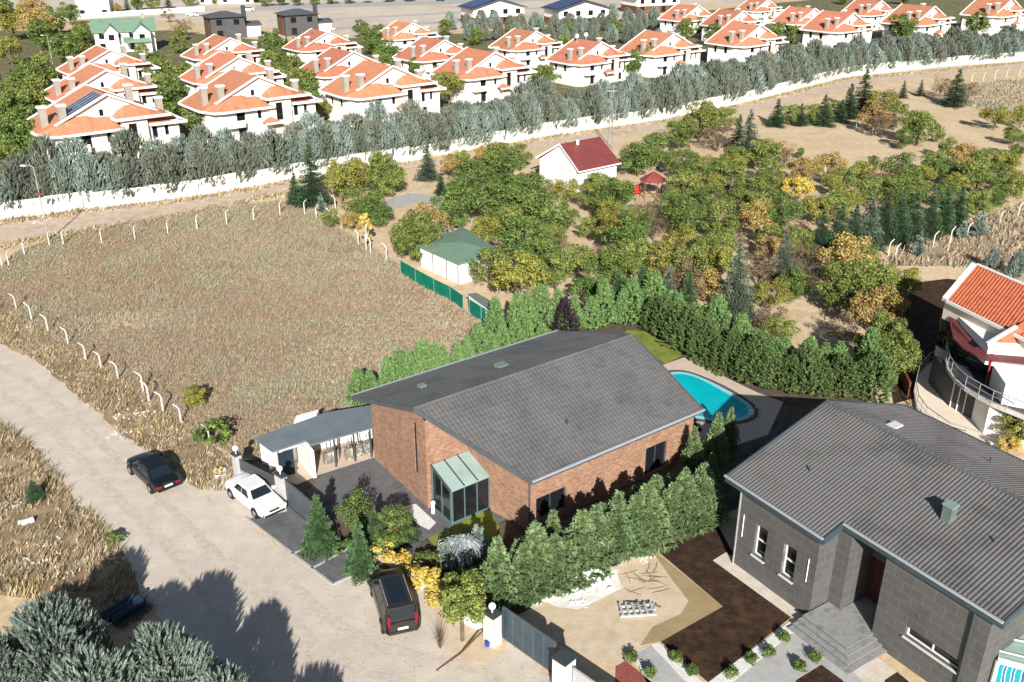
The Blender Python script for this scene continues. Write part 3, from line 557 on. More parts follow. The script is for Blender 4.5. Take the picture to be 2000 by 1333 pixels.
exist = [tuple(t[0].location[:2]) for t in TREES if t[3] == 'orchard']
gx = np.array(ORCH); x = gx[:, 0].min()
while x < gx[:, 0].max():
    y = gx[:, 1].min()
    while y < gx[:, 1].max():
        q = (x + RND.uniform(-1, 1), y + RND.uniform(-1, 1)); A = np.array([q])
        if inside(A, ORCH)[0] and not any(inside(A, c)[0] for c in CLEAR) and min(hypot(q[0] - e[0], q[1] - e[1]) for e in exist) > 3.1 and RND.random() > .1:
            plant(RND.choice(['olive', 'olive', 'yg', 'green', 'green', 'green', 'brown', 'rust', 'olive']), *q, RND.uniform(.65, 1.2), zone='orchard'); exist.append(q)
        y += 3.9
    x += 3.9
# clipped hedges round the brick house
def hz(kind, zone, h, group, w_=1.0):
    return lambda x, y, k: plant(kind, x, y, h / HT[kind] * RND.uniform(.74, 1.2), w_=w_ * RND.uniform(.85, 1.25), zone=zone, group=group)
along([(705, 795), (830, 752), (955, 705), (1080, 690)], 1.15, hz('thuja', 'h_left', 3.6, 'thuja hedge behind the brick house'), .1)
along([(965, 672), (1080, 655), (1180, 640), (1262, 628)], 1.5, hz('thuja', 'h_back', 4.4, 'thuja hedge behind the brick house'), .2)
along([(1275, 648), (1345, 688), (1420, 725), (1500, 757), (1600, 770), (1700, 780)], 1.25, hz('hedge', 'h_pool', 3.9, 'dense hedge along the pool garden', 1.15), .12)
along([(1275, 625), (1365, 665), (1440, 700), (1520, 735), (1640, 752), (1745, 762)], 1.5, hz('thuja', 'h_pool2', 4.4, 'dense hedge along the pool garden', 1.1), .2)
along([(990, 1182), (1040, 1160), (1180, 1098), (1300, 1044), (1388, 1008)], 1.0, hz('dthuja', 'h_side', 4.0, 'thuja row between the brick house and the sand court', 1.3), .2)
along([(1010, 1140), (1120, 1090), (1230, 1040), (1330, 990), (1385, 960)], 1.5, hz('dthuja', 'h_side2', 3.3, 'thuja row between the brick house and the sand court', 1.2), .2)
P_('dthuja', 1420, 880, 3.6, .9, 'near'); P_('dthuja', 1395, 905, 4.2, .9, 'near'); P_('dthuja', 1350, 930, 4.0, .9, 'near')
P_('purple', 1103, 668, 4.4, 1.0, 'near')
for a in [('gspruce', 627, 1078, 4.2), ('gspruce', 706, 1126, 4.1, .85), ('green', 700, 1050, 3.0, .8), ('gspruce', 735, 1075, 3.2, .9), ('green', 772, 1070, 2.6, .9), ('spruce', 790, 1055, 2.6, 1.2),
          ('bspruce', 872, 1108, 2.0, 1.0), ('bspruce', 934, 1080, 2.2, 1.25), ('bush', 690, 1085, 1.1, 1.4), ('bush', 745, 1090, 1.2, 1.3), ('street', 903, 1252, 4.0, 1.0), ('gspruce', 968, 1150, 3.4, .9),
          ('bush', 930, 1165, 1.6, 1.5), ('bush', 845, 1108, 1.0, 1.6), ('bush', 1450, 745, 1.0, 1.4), ('bush', 420, 868, 2.0, 1.2), ('spruce', 70, 975, 1.5, 1.5), ('roundy', 384, 792, 1.7, 1.0), ('bush', 225, 1062, .7, 1.6),
          ('bare', 860, 1268, 1.3, 1.0), ('yg', 1985, 880, 3.0), ('gold', 1965, 895, 1.6), ('bush', 1640, 755, 1.6, 1.5)]:
    P_(a[0], a[1], a[2], a[3] if len(a) > 3 else None, a[4] if len(a) > 4 else 1.0, zone='near')
along([(752, 1090), (800, 1128), (850, 1168), (898, 1200)], .85, hz('ybush', 'y_hedge', 1.25, 'yellow shrubs along the garden front'), .12)
for px, py in [(1355, 708), (1368, 716), (1380, 722), (1392, 729), (1405, 736)]: P_('bush', px, py, .6, 1.1, 'poolbed', 'small shrubs in the bed beside the pool')
for px, py in [(1232, 1292), (1268, 1322), (1320, 1292), (1352, 1318), (1467, 1296), (1427, 1322), (1500, 1282), (1531, 1252), (1562, 1310), (1590, 1292)]: P_('ball', px, py, .62, 1.1, 'balls', 'clipped balls in the white gravel')
for px, py, h in [(128, 1352, 5.6), (5, 1400, 4.8), (338, 1405, 5.4)]: P_('bigsilver', px, py, h, 1.0, 'corner')
for px, py, h in [(455, 1510, 5.6), (575, 1700, 5.6), (215, 1480, 6.0)]: P_('bigsilver', px, py, h, 1.0, 'corner')
# weeping tree
wt = thing('weeping_tree', 'low grey-blue weeping conifer beside the silvery spruces', 'tree', G(905, 1100)); mb = MB(); bx, by = G(905, 1100); rg = random.Random(5)
for i in range(260):
    a = rg.random() * 6.28; r = rg.uniform(.2, 1.3) * (1 + .3 * sin(3 * a)); z = 1.9 - .3 * r + rg.uniform(-.1, .1)
    mb.tube([(bx, by, 1.5), (bx + r * .6 * cos(a), by + r * .6 * sin(a), z), (bx + r * cos(a), by + r * sin(a), z - .5), (bx + r * 1.1 * cos(a), by + r * 1.1 * sin(a), rg.uniform(.15, 1.0))], [.03, .04, .035, .01], 3, False)
mb.build('hanging_branches', leafmat('weeping_needles', [(.20, .23, .23), (.32, .36, .36)]), wt); MB().tube([(bx, by, 0), (bx + .05, by, 1), (bx, by, 1.6)], [.11, .09, .05], 7).build('trunk', m_bark, wt)
# trees among the villas and at the far edge
for a in [('fargreen', 380, 262, 6), ('fargreen', 425, 250, 4.5), ('fargreen', 330, 210, 6.5), ('fargreen', 318, 172, 6.5), ('fargreen', 315, 150, 5), ('fargreen', 530, 150, 6), ('fargreen', 560, 185, 6), ('fargreen', 600, 215, 6), ('fargreen', 522, 120, 6),
          ('fargreen', 730, 110, 6.5), ('fargreen', 760, 130, 6), ('fargreen', 720, 88, 5), ('yg', 878, 208, 6.5, 1.1), ('yg', 862, 175, 5), ('fargreen', 815, 160, 5), ('green', 1060, 192, 6, 1.0), ('fargreen', 1035, 120, 5), ('fargreen', 1265, 148, 7), ('fargreen', 1240, 130, 6),
          ('fargreen', 1110, 80, 5), ('fargreen', 1200, 72, 5), ('fargreen', 1745, 82, 8, 1.1), ('fargreen', 1765, 70, 7), ('fargreen', 1895, 62, 7), ('fargreen', 1530, 70, 7), ('fargreen', 1545, 92, 6), ('rust', 1560, 110, 3.4), ('rust', 1595, 100, 3), ('fargreen', 1650, 10, 6), ('fargreen', 1765, 10, 6), ('fargreen', 1360, 70, 5),
          ('fargreen', 40, 330, 7), ('fargreen', 10, 300, 7), ('fargreen', 60, 290, 6.5), ('fargreen', 45, 245, 7), ('fargreen', 80, 215, 7), ('fargreen', 55, 185, 7), ('fargreen', 90, 165, 7), ('fargreen', 20, 215, 6), ('yg', 25, 130, 7), ('fargreen', 130, 125, 7), ('fargreen', 160, 110, 7), ('fargreen', 90, 100, 8),
          ('yg', 30, 80, 10, 1.1), ('rust', 80, 85, 10, 1.0), ('fargreen', 15, 60, 9), ('rust', 70, 50, 9), ('fargreen', 110, 70, 8), ('green', 140, 50, 7), ('fargreen', 165, 85, 6), ('cedar', 180, 100, 6), ('cedar', 10, 190, 5), ('blue', 15, 262, 6), ('blue', 5, 240, 6), ('fargreen', 90, 310, 5.5), ('fargreen', 20, 350, 5),
          ('fargreen', 270, 22, 6), ('fargreen', 300, 20, 6), ('spruce', 330, 18, 6), ('spruce', 250, 25, 6), ('fargreen', 370, 12, 6), ('fargreen', 355, 80, 4), ('brown', 365, 70, 5), ('brown', 330, 45, 5), ('fargreen', 420, 8, 3), ('spruce', 500, 5, 6), ('fargreen', 520, 13, 6), ('fargreen', 548, 12, 6), ('fargreen', 580, 12, 5.5), ('fargreen', 612, 10, 6), ('fargreen', 648, 9, 6), ('fargreen', 682, 8, 6), ('rust', 715, 7, 5), ('fargreen', 760, 5, 6), ('fargreen', 800, 4, 6), ('fargreen', 860, 3, 5),
          ('rust', 230, 30, 4), ('brown', 345, 75, 4), ('fargreen', 345, 232, 7), ('fargreen', 365, 190, 7), ('fargreen', 300, 195, 6), ('fargreen', 400, 275, 5), ('fargreen', 545, 130, 6.5), ('fargreen', 575, 170, 7), ('fargreen', 590, 200, 7), ('fargreen', 615, 235, 5), ('yg', 625, 240, 4.5), ('fargreen', 540, 105, 6), ('fargreen', 742, 95, 6), ('fargreen', 745, 150, 6), ('fargreen', 770, 150, 6), ('fargreen', 850, 130, 6), ('fargreen', 1100, 105, 5), ('fargreen', 1060, 170, 5), ('fargreen', 1230, 155, 6), ('fargreen', 1390, 92, 6), ('fargreen', 1520, 90, 6), ('fargreen', 1760, 90, 8), ('fargreen', 1905, 75, 7), ('fargreen', 1555, 45, 6), ('fargreen', 1690, 35, 6), ('fargreen', 870, 70, 5), ('fargreen', 930, 90, 5), ('fargreen', 1000, 82, 5), ('fargreen', 280, 115, 4), ('fargreen', 350, 105, 5), ('fargreen', 65, 320, 7), ('fargreen', 30, 270, 7), ('fargreen', 70, 250, 7), ('spruce', 560, 88, 2.6), ('spruce', 470, 55, 3), ('green', 590, 100, 4), ('fargreen', 705, 75, 5), ('fargreen', 1480, 12, 5), ('green', 1410, 62, 4), ('fargreen', 1338, 75, 6), ('brown', 1500, 112, 3)]:
    P_(a[0], a[1], a[2], a[3] if len(a) > 3 else None, a[4] if len(a) > 4 else 1.0, zone='estate')
for (x0, y0, x1, y1, n) in ((868, 58, 1260, 66, 14), (900, 78, 1300, 92, 13), (1040, 62, 1300, 60, 9), (1180, 40, 1290, 50, 4)):
    for k in range(n):
        t = (k + .5) / n; P_('teal' if k % 3 == 0 else 'blue', x0 + (x1 - x0) * t + RND.uniform(-6, 6), y0 + (y1 - y0) * t + RND.uniform(-3, 3), RND.uniform(4.5, 6.2), 1.1, 'far_row', 'conifers in front of the dark gabled houses')
# estate lawns read as green-brown ground between the houses
# ---------------- building materials ----------------
m_brick = mat('brown_brick', [(.26, .15, .10), (.46, .27, .17), (.34, .19, .13), (.42, .28, .19)], .9, .9, .35, 9, uv=True, brick=(.26, .085, .008, (.30, .22, .16), (.62, .55, .5)))
m_clad = mat('grey_cladding', [(.080, .080, .081), (.112, .111, .110), (.094, .094, .094)], .5, .6, .1, 6, uv=True, brick=(1.15, .58, .012, (.17, .17, .17), (.88, .88, .88)))
m_rooft = mat('grey_tile', [(.098, .098, .10), (.135, .133, .133), (.115, .115, .117)], .9, .5, .1, 9)
m_roofr = mat('grey_rib_metal', [(.105, .102, .10), (.14, .136, .134), (.12, .117, .12)], .35, .45, .08, 9)
for m_ in (m_rooft, m_roofr): fine(m_, [(.86, .86, .86), (1.07, 1.07, 1.06)], .35, .8)
m_fascia = mat('slate_fascia', [(.075, .085, .095), (.10, .11, .12)], .8, .5)
m_fasciab = mat('blue_fascia', [(.035, .06, .08), (.055, .085, .105)], .8, .45)
m_gutter = mat('pale_gutter', [(.5, .52, .54)], rough=.35, metal=.3)
m_wht = mat('white_render', [(.74, .73, .70), (.84, .83, .80), (.79, .78, .76)], .25, .85)
m_crm = mat('cream_render', [(.72, .62, .50), (.80, .70, .58)], .3, .85)
m_trim = mat('white_trim', [(.82, .81, .79)], rough=.7)
m_tile = mat('orange_tile', [(.38, .14, .075), (.51, .215, .12), (.45, .18, .10), (.55, .255, .155)], .45, .8, .4, 5, perobj=.12)
m_tiler = mat('red_orange_tile', [(.40, .095, .045), (.50, .15, .07), (.36, .08, .04)], 1.2, .7)
m_maroon = mat('maroon_sheet', [(.22, .05, .045), (.27, .07, .06)], .7, .5)
m_green = mat('green_sheet', [(.12, .21, .145), (.17, .27, .19), (.14, .24, .17)], .5, .6)
m_dgl = glass('dark_glass', [(.012, .014, .017)])
m_ggl = mat('green_glass', [(.20, .30, .27), (.27, .37, .34)], .4, .12, spec=.7)
m_frame = mat('dark_frame', [(.05, .06, .065)], rough=.4)
m_wframe = mat('white_frame', [(.75, .75, .73)], rough=.4)
m_brown = mat('brown_panel', [(.13, .055, .03), (.18, .08, .04)], 1.5, .7)
m_chim = mat('chimney_render', [(.30, .27, .23), (.38, .34, .29)], .8, .9)
m_concr = mat('pale_concrete', [(.55, .53, .48), (.68, .66, .60)], 1.2, .9)
m_solar = mat('solar_panel', [(.02, .035, .10), (.03, .05, .14)], 1.5, .15, spec=.6)
m_step = mat('grey_granite', [(.16, .16, .16), (.30, .30, .29), (.21, .21, .21)], 1.4, .6)
m_dkwall = mat('dark_wall', [(.07, .07, .075), (.10, .10, .10)], .6, .8)
m_metal = mat('galvanised', [(.35, .35, .34), (.5, .5, .48)], 2, .5, metal=.4)
m_wet = mat('wall_cap', [(.25, .26, .26), (.33, .33, .33)], 1, .8)

def hwall(mb, a, b, z0, z1, holes=(), depth=.22, zt=None):       # wall a->b (inside on the left) with rectangular holes and reveals
    L = hypot(b[0] - a[0], b[1] - a[1]); ux, uy = (b[0] - a[0]) / L, (b[1] - a[1]) / L; nx, ny = -uy, ux
    top = zt or (lambda x, y: z1)
    P = lambda u, z, d=0.0: (a[0] + ux * u + nx * d, a[1] + uy * u + ny * d, z)
    br = sorted({0, L, *[h[0] for h in holes], *[h[1] for h in holes]})
    full = []
    for i in range(len(br) - 1):
        k = max(1, int((br[i + 1] - br[i]) / .7)) if zt else 1
        full += [br[i] + (br[i + 1] - br[i]) * j / k for j in range(k)]
    full.append(L)
    for u0, u1 in zip(full, full[1:]):
        um = (u0 + u1) / 2; hs = sorted([h for h in holes if h[0] < um < h[1]], key=lambda h: h[2]); z = z0
        t0, t1 = top(*P(u0, 0)[:2]), top(*P(u1, 0)[:2])
        for h in hs:
            if h[2] > z: mb.quad(P(u0, z), P(u1, z), P(u1, h[2]), P(u0, h[2]), uv=[(u0, z), (u1, z), (u1, h[2]), (u0, h[2])])
            z = h[3]
        mb.quad(P(u0, z), P(u1, z), P(u1, t1), P(u0, t0), uv=[(u0, z), (u1, z), (u1, t1), (u0, t0)])
    for u0, u1, v0, v1 in holes:
        for q in (((u0, v0, 0), (u0, v0, depth), (u0, v1, depth), (u0, v1, 0)), ((u1, v0, depth), (u1, v0, 0), (u1, v1, 0), (u1, v1, depth)), ((u0, v0, 0), (u1, v0, 0), (u1, v0, depth), (u0, v0, depth)), ((u0, v1, depth), (u1, v1, depth), (u1, v1, 0), (u0, v1, 0))):
            mb.quad(*[P(*k) for k in q], uv=[(k[0], k[1]) for k in q])
    return P
def window(root, P, h, depth=.2, fm=None, gm=None, mull=(), rails=(), fw=.07, name='window', pane='pane', sill=None):
    u0, u1, v0, v1 = h; f = MB(); A, B = P(0, 0, 0), P(1, 0, 0); d = depth - .05
    def bar(p, q): f.beam(p, q, fw, fw, up=(B[0] - A[0], B[1] - A[1], 0) if abs(p[2] - q[2]) > 1e-3 else (0, 0, 1))
    e = fw / 2 + .004
    bar(P(u0 + e, v0 + .003, d), P(u0 + e, v1 - .003, d)); bar(P(u1 - e, v0 + .003, d), P(u1 - e, v1 - .003, d)); bar(P(u0 + fw + .005, v0 + e, d), P(u1 - fw - .005, v0 + e, d)); bar(P(u0 + fw + .005, v1 - e, d), P(u1 - fw - .005, v1 - e, d))
    for m_ in mull: bar(P(m_, v0 + fw + .006, d), P(m_, v1 - fw - .006, d))
    for r in rails: bar(P(u0 + fw + .006, r, d - .004), P(u1 - fw - .006, r, d - .004))
    o = f.build(name, fm or m_frame, root)
    g = MB(); g.quad(P(u0, v0, depth - .02), P(u1, v0, depth - .02), P(u1, v1, depth - .02), P(u0, v1, depth - .02)); g.build(pane, gm or m_dgl, o)
    if sill: s_ = MB(); s_.beam(P(u0 - .05, v0 - .03, -.03), P(u1 + .05, v0 - .03, -.03), .2, .05); s_.build('sill', sill, o)
    return o
def rib_slope(mb, R0, ax, dn, L, zr, slope, tmax, pitch=.28, amp=.035, row=.4, step=.02, spr=6, prof=0):
    """ribbed slope: R0 ridge start, ax unit along ridge, dn unit down-slope in plan, tmax(s) plan length of the slope at s"""
    n = int(L / pitch * spr); T = max(tmax(L * i / n) for i in range(n + 1)); rows = [0.0]
    k = 1
    while k * row < T: rows += [k * row - .012, k * row]; k += 1
    rows.append(T); o = len(mb.v)
    for i in range(n + 1):
        s = L * i / n; ph = (i % spr) / spr
        hgt = amp * (1 if ph in (0,) else (.9 if ph < .2 or ph > .8 else 0)) if prof == 0 else amp * (.5 + .5 * cos(2 * pi * ph))
        tm = tmax(s)
        for j, t in enumerate(rows):
            t_ = min(t, tm); fr = (t_ % row) / row if row else 0
            mb.v.append((R0[0] + ax[0] * s + dn[0] * t_, R0[1] + ax[1] * s + dn[1] * t_, zr - slope * t_ + hgt + step * (fr if fr < .999 else 0)))
    m = len(rows)
    for i in range(n):
        for j in range(m - 1):
            q = (o + i * m + j, o + i * m + j + 1, o + (i + 1) * m + j + 1, o + (i + 1) * m + j); mb.f.append(q)
def rot(d, a): return (d[0] * cos(a) - d[1] * sin(a), d[0] * sin(a) + d[1] * cos(a))
def add2(p, d, k=1.0, e=None, j=0.0): return (p[0] + d[0] * k + (e[0] * j if e else 0), p[1] + d[1] * k + (e[1] * j if e else 0))

# ---------------- brick house ----------------
D1 = (cos(radians(36.9)), sin(radians(36.9))); DN = (D1[1], -D1[0]); UPN = (-D1[1], D1[0])     # along ridge, towards camera side, towards rear
R0 = (-6.05, 51.3); ZR, SN, SR, LR = 6.95, .42, .325, 18.5; TN, TR, SK = 7.15, 8.4, 3.65
def bz(x, y):
    dx, dy = x - R0[0], y - R0[1]; s = dx * DN[0] + dy * DN[1]
    return ZR - (SN * s if s > 0 else -SR * s) - .16
bh = thing('brick_house', 'brown brick house with large grey tiled gable roof and glass porch', 'house', (0, 54))
A = (-9.6, 56.75); B = (-5.35, 50.7); B2 = add2(B, D1, 3.1); W = (-1.4, 50.55); N1 = (1.0, 48.3); F1 = add2(N1, D1, 14.35); Rf = add2(A, D1, 17.2)
mb = MB()
LA = hypot(B[0] - A[0], B[1] - A[1]); slot = (LA * .80, LA * .80 + .34, 2.0, 5.75)
Pf = hwall(mb, A, B, 0, 0, [slot], .12, bz)
hwall(mb, B, B2, 0, 0, [], .2, bz); hwall(mb, B2, W, 0, 0, [], .2, bz); hwall(mb, W, N1, 0, 0, [], .2, bz)
h1 = (.6, 3.0, .5, 2.1); h2 = (5.4, 7.4, .9, 2.5); h3 = (9.9, 11.9, .2, 2.3)
Ps = hwall(mb, N1, F1, 0, 0, [h1, h3], .2, bz)
hwall(mb, F1, Rf, 0, 0, [], .2, bz); hwall(mb, Rf, A, 0, 0, [], .2, bz)
mb.build('wall', m_brick, bh)
window(bh, Pf, slot, .12, m_frame, fw=.03); 
for h in (h1, h3): window(bh, Ps, h, .2, m_frame, None, [(h[0] + h[1]) / 2])
mb = MB(); rib_slope(mb, R0, D1, DN, LR, ZR, SN, lambda s: min(TN, TN * max(s, .02) / SK), .30, .03, .36, .025, 6, 1)
rn = mb.build('roof', m_rooft, bh)
mb = MB(); rib_slope(mb, R0, D1, UPN, LR, ZR, SR, lambda s: TR, .34, .045, .8, .0, 6); mb.build('roof', m_roofr, bh)
mb = MB(); mb.tube([(*R0, ZR + .03), (*add2(R0, D1, LR), ZR + .03)], .09, 8); mb.build('ridge_cap', m_rooft, bh)
N = add2(R0, D1, SK, DN, TN); Fe = add2(R0, D1, LR, DN, TN); RL = add2(R0, UPN, TR); RR = add2(RL, D1, LR)
zN, zR2 = ZR - SN * TN, ZR - SR * TR; rf2 = add2(R0, D1, LR)
mb = MB(); fh = .34
for p, q, z0, z1 in ((RL, R0, zR2, ZR), (R0, N, ZR, zN), (N, Fe, zN, zN), (Fe, rf2, zN, ZR), (rf2, RR, ZR, zR2), (RR, RL, zR2, zR2)):
    L_ = hypot(q[0] - p[0], q[1] - p[1]); nx, ny = (q[1] - p[1]) / L_ * .02, -(q[0] - p[0]) / L_ * .02
    mb.slab([(p[0] + nx, p[1] + ny, z0 + .07), (q[0] + nx, q[1] + ny, z1 + .07), (q[0] - nx * 2, q[1] - ny * 2, z1 + .07), (p[0] - nx * 2, p[1] - ny * 2, z0 + .07)], fh)
mb.build('fascia', m_fascia, bh)
mb = MB()
for q in ((R0, rf2, RR, RL), (R0, N, Fe, rf2)):
    mb.quad(*[(p[0], p[1], ZR - .13 - (SN * TN if p in (N, Fe) else SR * TR if p in (RR, RL) else 0)) for p in q])
mb.build('soffit', m_fascia, bh)
mb = MB()
g0, g1 = add2(N, DN, .09), add2(Fe, DN, .09); mb.beam((*g0, zN + .02), (*g1, zN + .02), .13, .12)
g0, g1 = add2(RL, UPN, .09), add2(RR, UPN, .09); mb.beam((*g0, zR2 + .04), (*g1, zR2 + .04), .13, .1); mb.build('gutter', m_gutter, bh)
mb = MB(); c = add2(N1, DN, .1); mb.tube([(*add2(N, DN, .05), zN - .2), (*c, zN - .45), (*c, 0)], .055, 8)
mb.build('downpipe', m_fascia, bh)
m_hatch = mat('hatch_grey_green', [(.17, .21, .20)], rough=.5)
for s_, t_, k in ((9.0, 3.2, .6), (3.4, 4.6, .3)):        # low roof hatches on the rear slope
    c = add2(R0, D1, s_, UPN, t_); MB().box((*c, ZR - SR * t_ + .12), (1.0 * k + .2, .8 * k + .2, .22), atan2(D1[1], D1[0])).build('roof_hatch', m_hatch, bh)
mb = MB(); c = add2(R0, D1, 8.5, DN, 4.6); mb.tube([(*c, ZR - SN * 4.6), (*c, ZR - SN * 4.6 + .35)], .06, 8); mb.build('vent_pipe', m_frame, bh)
# glass porch in the corner of the front
pl_, pf_, pr_ = (-5.02, 50.75), (-3.74, 48.97), (-1.45, 50.69); pb_ = add2(pl_, (pr_[0] - pf_[0], pr_[1] - pf_[1]))
zf, zb_ = 2.45, 3.15
pc = MB(); 
for p, z in ((pl_, zb_), (pf_, zf), (pr_, zf)): pc.box((p[0], p[1], z / 2), (.14, .14, z), radians(36.9))
def lerp(a, b, t): return (a[0] + (b[0] - a[0]) * t, a[1] + (b[1] - a[1]) * t)
for t in (.34, .67): p = lerp(pf_, pr_, t); pc.box((p[0], p[1], zf / 2), (.07, .07, zf), radians(36.9))
p = lerp(pl_, pf_, .5); pc.box((p[0], p[1], 1.35), (.07, .07, 2.7), radians(36.9))
pc.beam((*pf_, zf), (*pr_, zf), .12, .14); pc.beam((*pl_, zb_), (*pf_, zf), .12, .14); pc.beam((*pf_, .08), (*pr_, .08), .1, .14); pc.beam((*pl_, .08), (*pf_, .08), .1, .14)
po = pc.build('porch_frame', mat('teal_frame', [(.10, .17, .16)], rough=.4), bh)
pg = MB(); pg.quad((*pl_, .1), (*pf_, .1), (*pf_, zf), (*pl_, zb_)).quad((*pf_, .1), (*pr_, .1), (*pr_, zf), (*pf_, zf)); pg.build('porch_glass', m_dgl, po)
pg = MB(); ov = .12; dn_ = DN
a, b, c, d = add2(pb_, D1, .08), add2(pr_, D1, .08, DN, ov), add2(pf_, D1, -.08, DN, ov), add2(pl_, D1, -.08)
a = (pr_[0] - DN[0] * 2.2, pr_[1] - DN[1] * 2.2)
pg.slab([(*d, zb_ + .1), (*c, zf + .08), (*b, zf + .08), (*add2(b, DN, -2.35), zb_ + .1)], .05); rr = pg.build('porch_roof', mat('pale_green_glass', [(.26, .37, .34), (.38, .48, .44)], .5, .12, spec=.7), bh)
pg = MB()
for t in (0, .333, .667, 1):
    p, q = lerp(c, b, t), lerp(d, add2(b, DN, -2.35), t); pg.beam((*p, zf + .11), (*q, zb_ + .13), .07, .05)
pg.build('glazing_bar', m_frame, rr)
mb = MB(); p = add2(lerp(B, A, .02), DN, .0); mb.box((-5.0, 50.2, .35), (.2, .2, .7)); mb.ball((-5.0, 50.2, .78), .16, 6)
tag(mb.build('garden_lamp', m_trim), 'small white garden lamp at the corner of the brick house', 'lamp')
p = G(1096, 985); tag(MB().ball((p[0] , p[1], .5), .5, 6, 1.2).build('hot_tub_cover', mat('blue_cover', [(.10, .16, .24), (.25, .32, .40)], 3, .6)), 'blue-grey covered bundle against the brick side wall', 'cover')

# lean-to carport left of the brick house
cp = thing('lean_to_shed', 'long low lean-to with dark grey roof and white walls beside the brick house', 'shed', G(600, 880))
zc = 2.3
q = gp([(498, 862), (637, 812), (738, 795), (738, 832), (608, 868), (597, 860), (532, 882)], zc)
MB().slab([(*p, zc + (.25 if i in (0, 1, 2) else 0)) for i, p in enumerate(q)], .14).build('roof', mat('slate_roof', [(.12, .15, .17), (.16, .19, .21)], .8, .5, .2, 8), cp)
mb = MB(); rear = gp([(520, 866), (640, 820), (730, 803)], 2.2)
for a, b in zip(rear, rear[1:]): mb.slab([(*a, 2.3), (*b, 2.3), (b[0], b[1] + .15, 2.3), (a[0], a[1] + .15, 2.3)], 2.3)
fa = gp([(535, 885), (545, 878)], 2.1); 
a, b = G(578, 893), G(612, 935)
mb.slab([(*a, 2.15), (*b, 2.15), (b[0] + .2, b[1] + .1, 2.15), (a[0] + .2, a[1] + .1, 2.15)], 2.15)
a, b = G(512, 905), G(545, 922); mb.slab([(*a, 1.9), (*b, 1.9), (b[0], b[1] + .15, 1.9), (a[0], a[1] + .15, 1.9)], 1.9)
mb.build('wall', m_wht, cp)
mb = MB()
for px, py in ((612, 868), (652, 858), (690, 848), (722, 840)):
    p = G(px, py, 2.2); mb.box((p[0], p[1], 1.08), (.12, .12, 2.16))
mb.build('post', m_frame, cp)
mb = MB(); a, b = G(548, 935), G(577, 926); mb.slab([(*a, 1.95), (*b, 1.95), (b[0], b[1] + .05, 1.95), (a[0], a[1] + .05, 1.95)], 1.9); mb.build('door', mat('dark_blue_door', [(.02, .035, .05)], rough=.4), cp)
wb = MB(); a, b = G(578, 862), G(622, 849); wb.slab([(*a, 1.6), (*b, 1.6), (b[0], b[1] + .9, 1.6), (a[0], a[1] + .9, 1.6)], 1.6)
tag(wb.build('white_tank', m_trim), 'plain white box cabinet behind the lean-to roof', 'cabinet')
mb = MB(); a, b = G(625, 852), G(652, 842)
for t in (0, .5, 1): p = lerp(a, b, t); mb.box((p[0], p[1], .9), (.06, .06, 1.8))
mb.beam((*a, 1.75), (*b, 1.75), .06, .06).beam((*a, .9), (*b, .9), .06, .06)
tag(mb.build('clothes_rack', m_frame), 'dark metal rack beside the white cabinet behind the lean-to', 'rack')
mb = MB(); rg = random.Random(3)
for px, py in ((640, 905), (655, 900), (682, 896), (700, 890), (718, 886)):
    x, y = G(px, py); mb.box((x, y, .45), (.5, .4, .9), .5); mb.box((x, y + .1, 1.1), (.08, .08, .9))
tag(mb.build('garden_clutter', mat('mixed_clutter', [(.5, .42, .3), (.12, .12, .12), (.6, .55, .45)], 2)), 'stacked chairs and clutter stored under the lean-to roof', 'clutter')

# street wall with fence panels and gate, left of the driveway
m_pier = mat('grey_pier', [(.40, .40, .40), (.48, .48, .47)], .8, .85)
def pier(px, py, h, sz, label, m=m_pier, cap=True, ball=False, rz=0):
    x, y = G(px, py); o = thing('gate_pier', label, 'pier', (x, y)); MB().box((x, y, h / 2), (*sz, h), rz).build('pier', m, o)
    if cap: MB().box((x, y, h + .04), (sz[0] + .1, sz[1] + .1, .08), rz).build('cap', m_frame, o)
    if ball:
        k = MB(); k.tube([(x, y, h + .08), (x, y, h + .3)], .04, 6); k.ball((x, y, h + .48), .2, 7); k.build('lamp_globe', m_trim, o)
    return (x, y)
aw = -.76
p1 = pier(468, 938, 2.0, (.55, .4), 'grey street pier at the far left end of the white car bay', rz=aw, ball=True); p2 = pier(554, 982, 2.1, (.85, .4), 'wide grey pier beside the bonnet of the white car', rz=aw, ball=True)
fw_ = thing('street_fence', 'grey low wall with dark mesh panels behind the white car', 'fence', p1)
mb = MB(); mb.beam((*p1, .45), (*p2, .45), .25, .9); mb.build('wall', m_pier, fw_)
mb = MB(); mb.beam((*p1, 1.35), (*p2, 1.35), .05, .85); mb.build('mesh_panel', mat('dark_mesh', [(.07, .07, .075)], rough=.6), fw_)
gq = G(634, 1050); gp_ = G(560, 985)
gt = thing('driveway_gate', 'dark slatted driveway gate between the wide grey pier and the spruce', 'gate', gp_)
mb = MB()
for i in range(9): mb.beam((*gp_, .2 + i * .2), (*gq, .2 + i * .2), .04, .17)
mb.build('slats', m_fascia, gt); mb = MB(); mb.beam((*gp_, .06), (*gq, .06), .08, .08).beam((*gp_, 1.98), (*gq, 1.98), .08, .08); mb.build('gate_frame', m_frame, gt)
fg = thing('garden_fence', 'low pale garden wall behind the yellow shrubs', 'fence', G(740, 1095)); mb = MB(); pts = gp([(742, 1092), (800, 1130), (868, 1182), (900, 1212), (945, 1235)])
for a, b in zip(pts, pts[1:]): mb.beam((*a, .3), (*b, .3), .22, .6)
mb.build('wall', m_concr, fg)

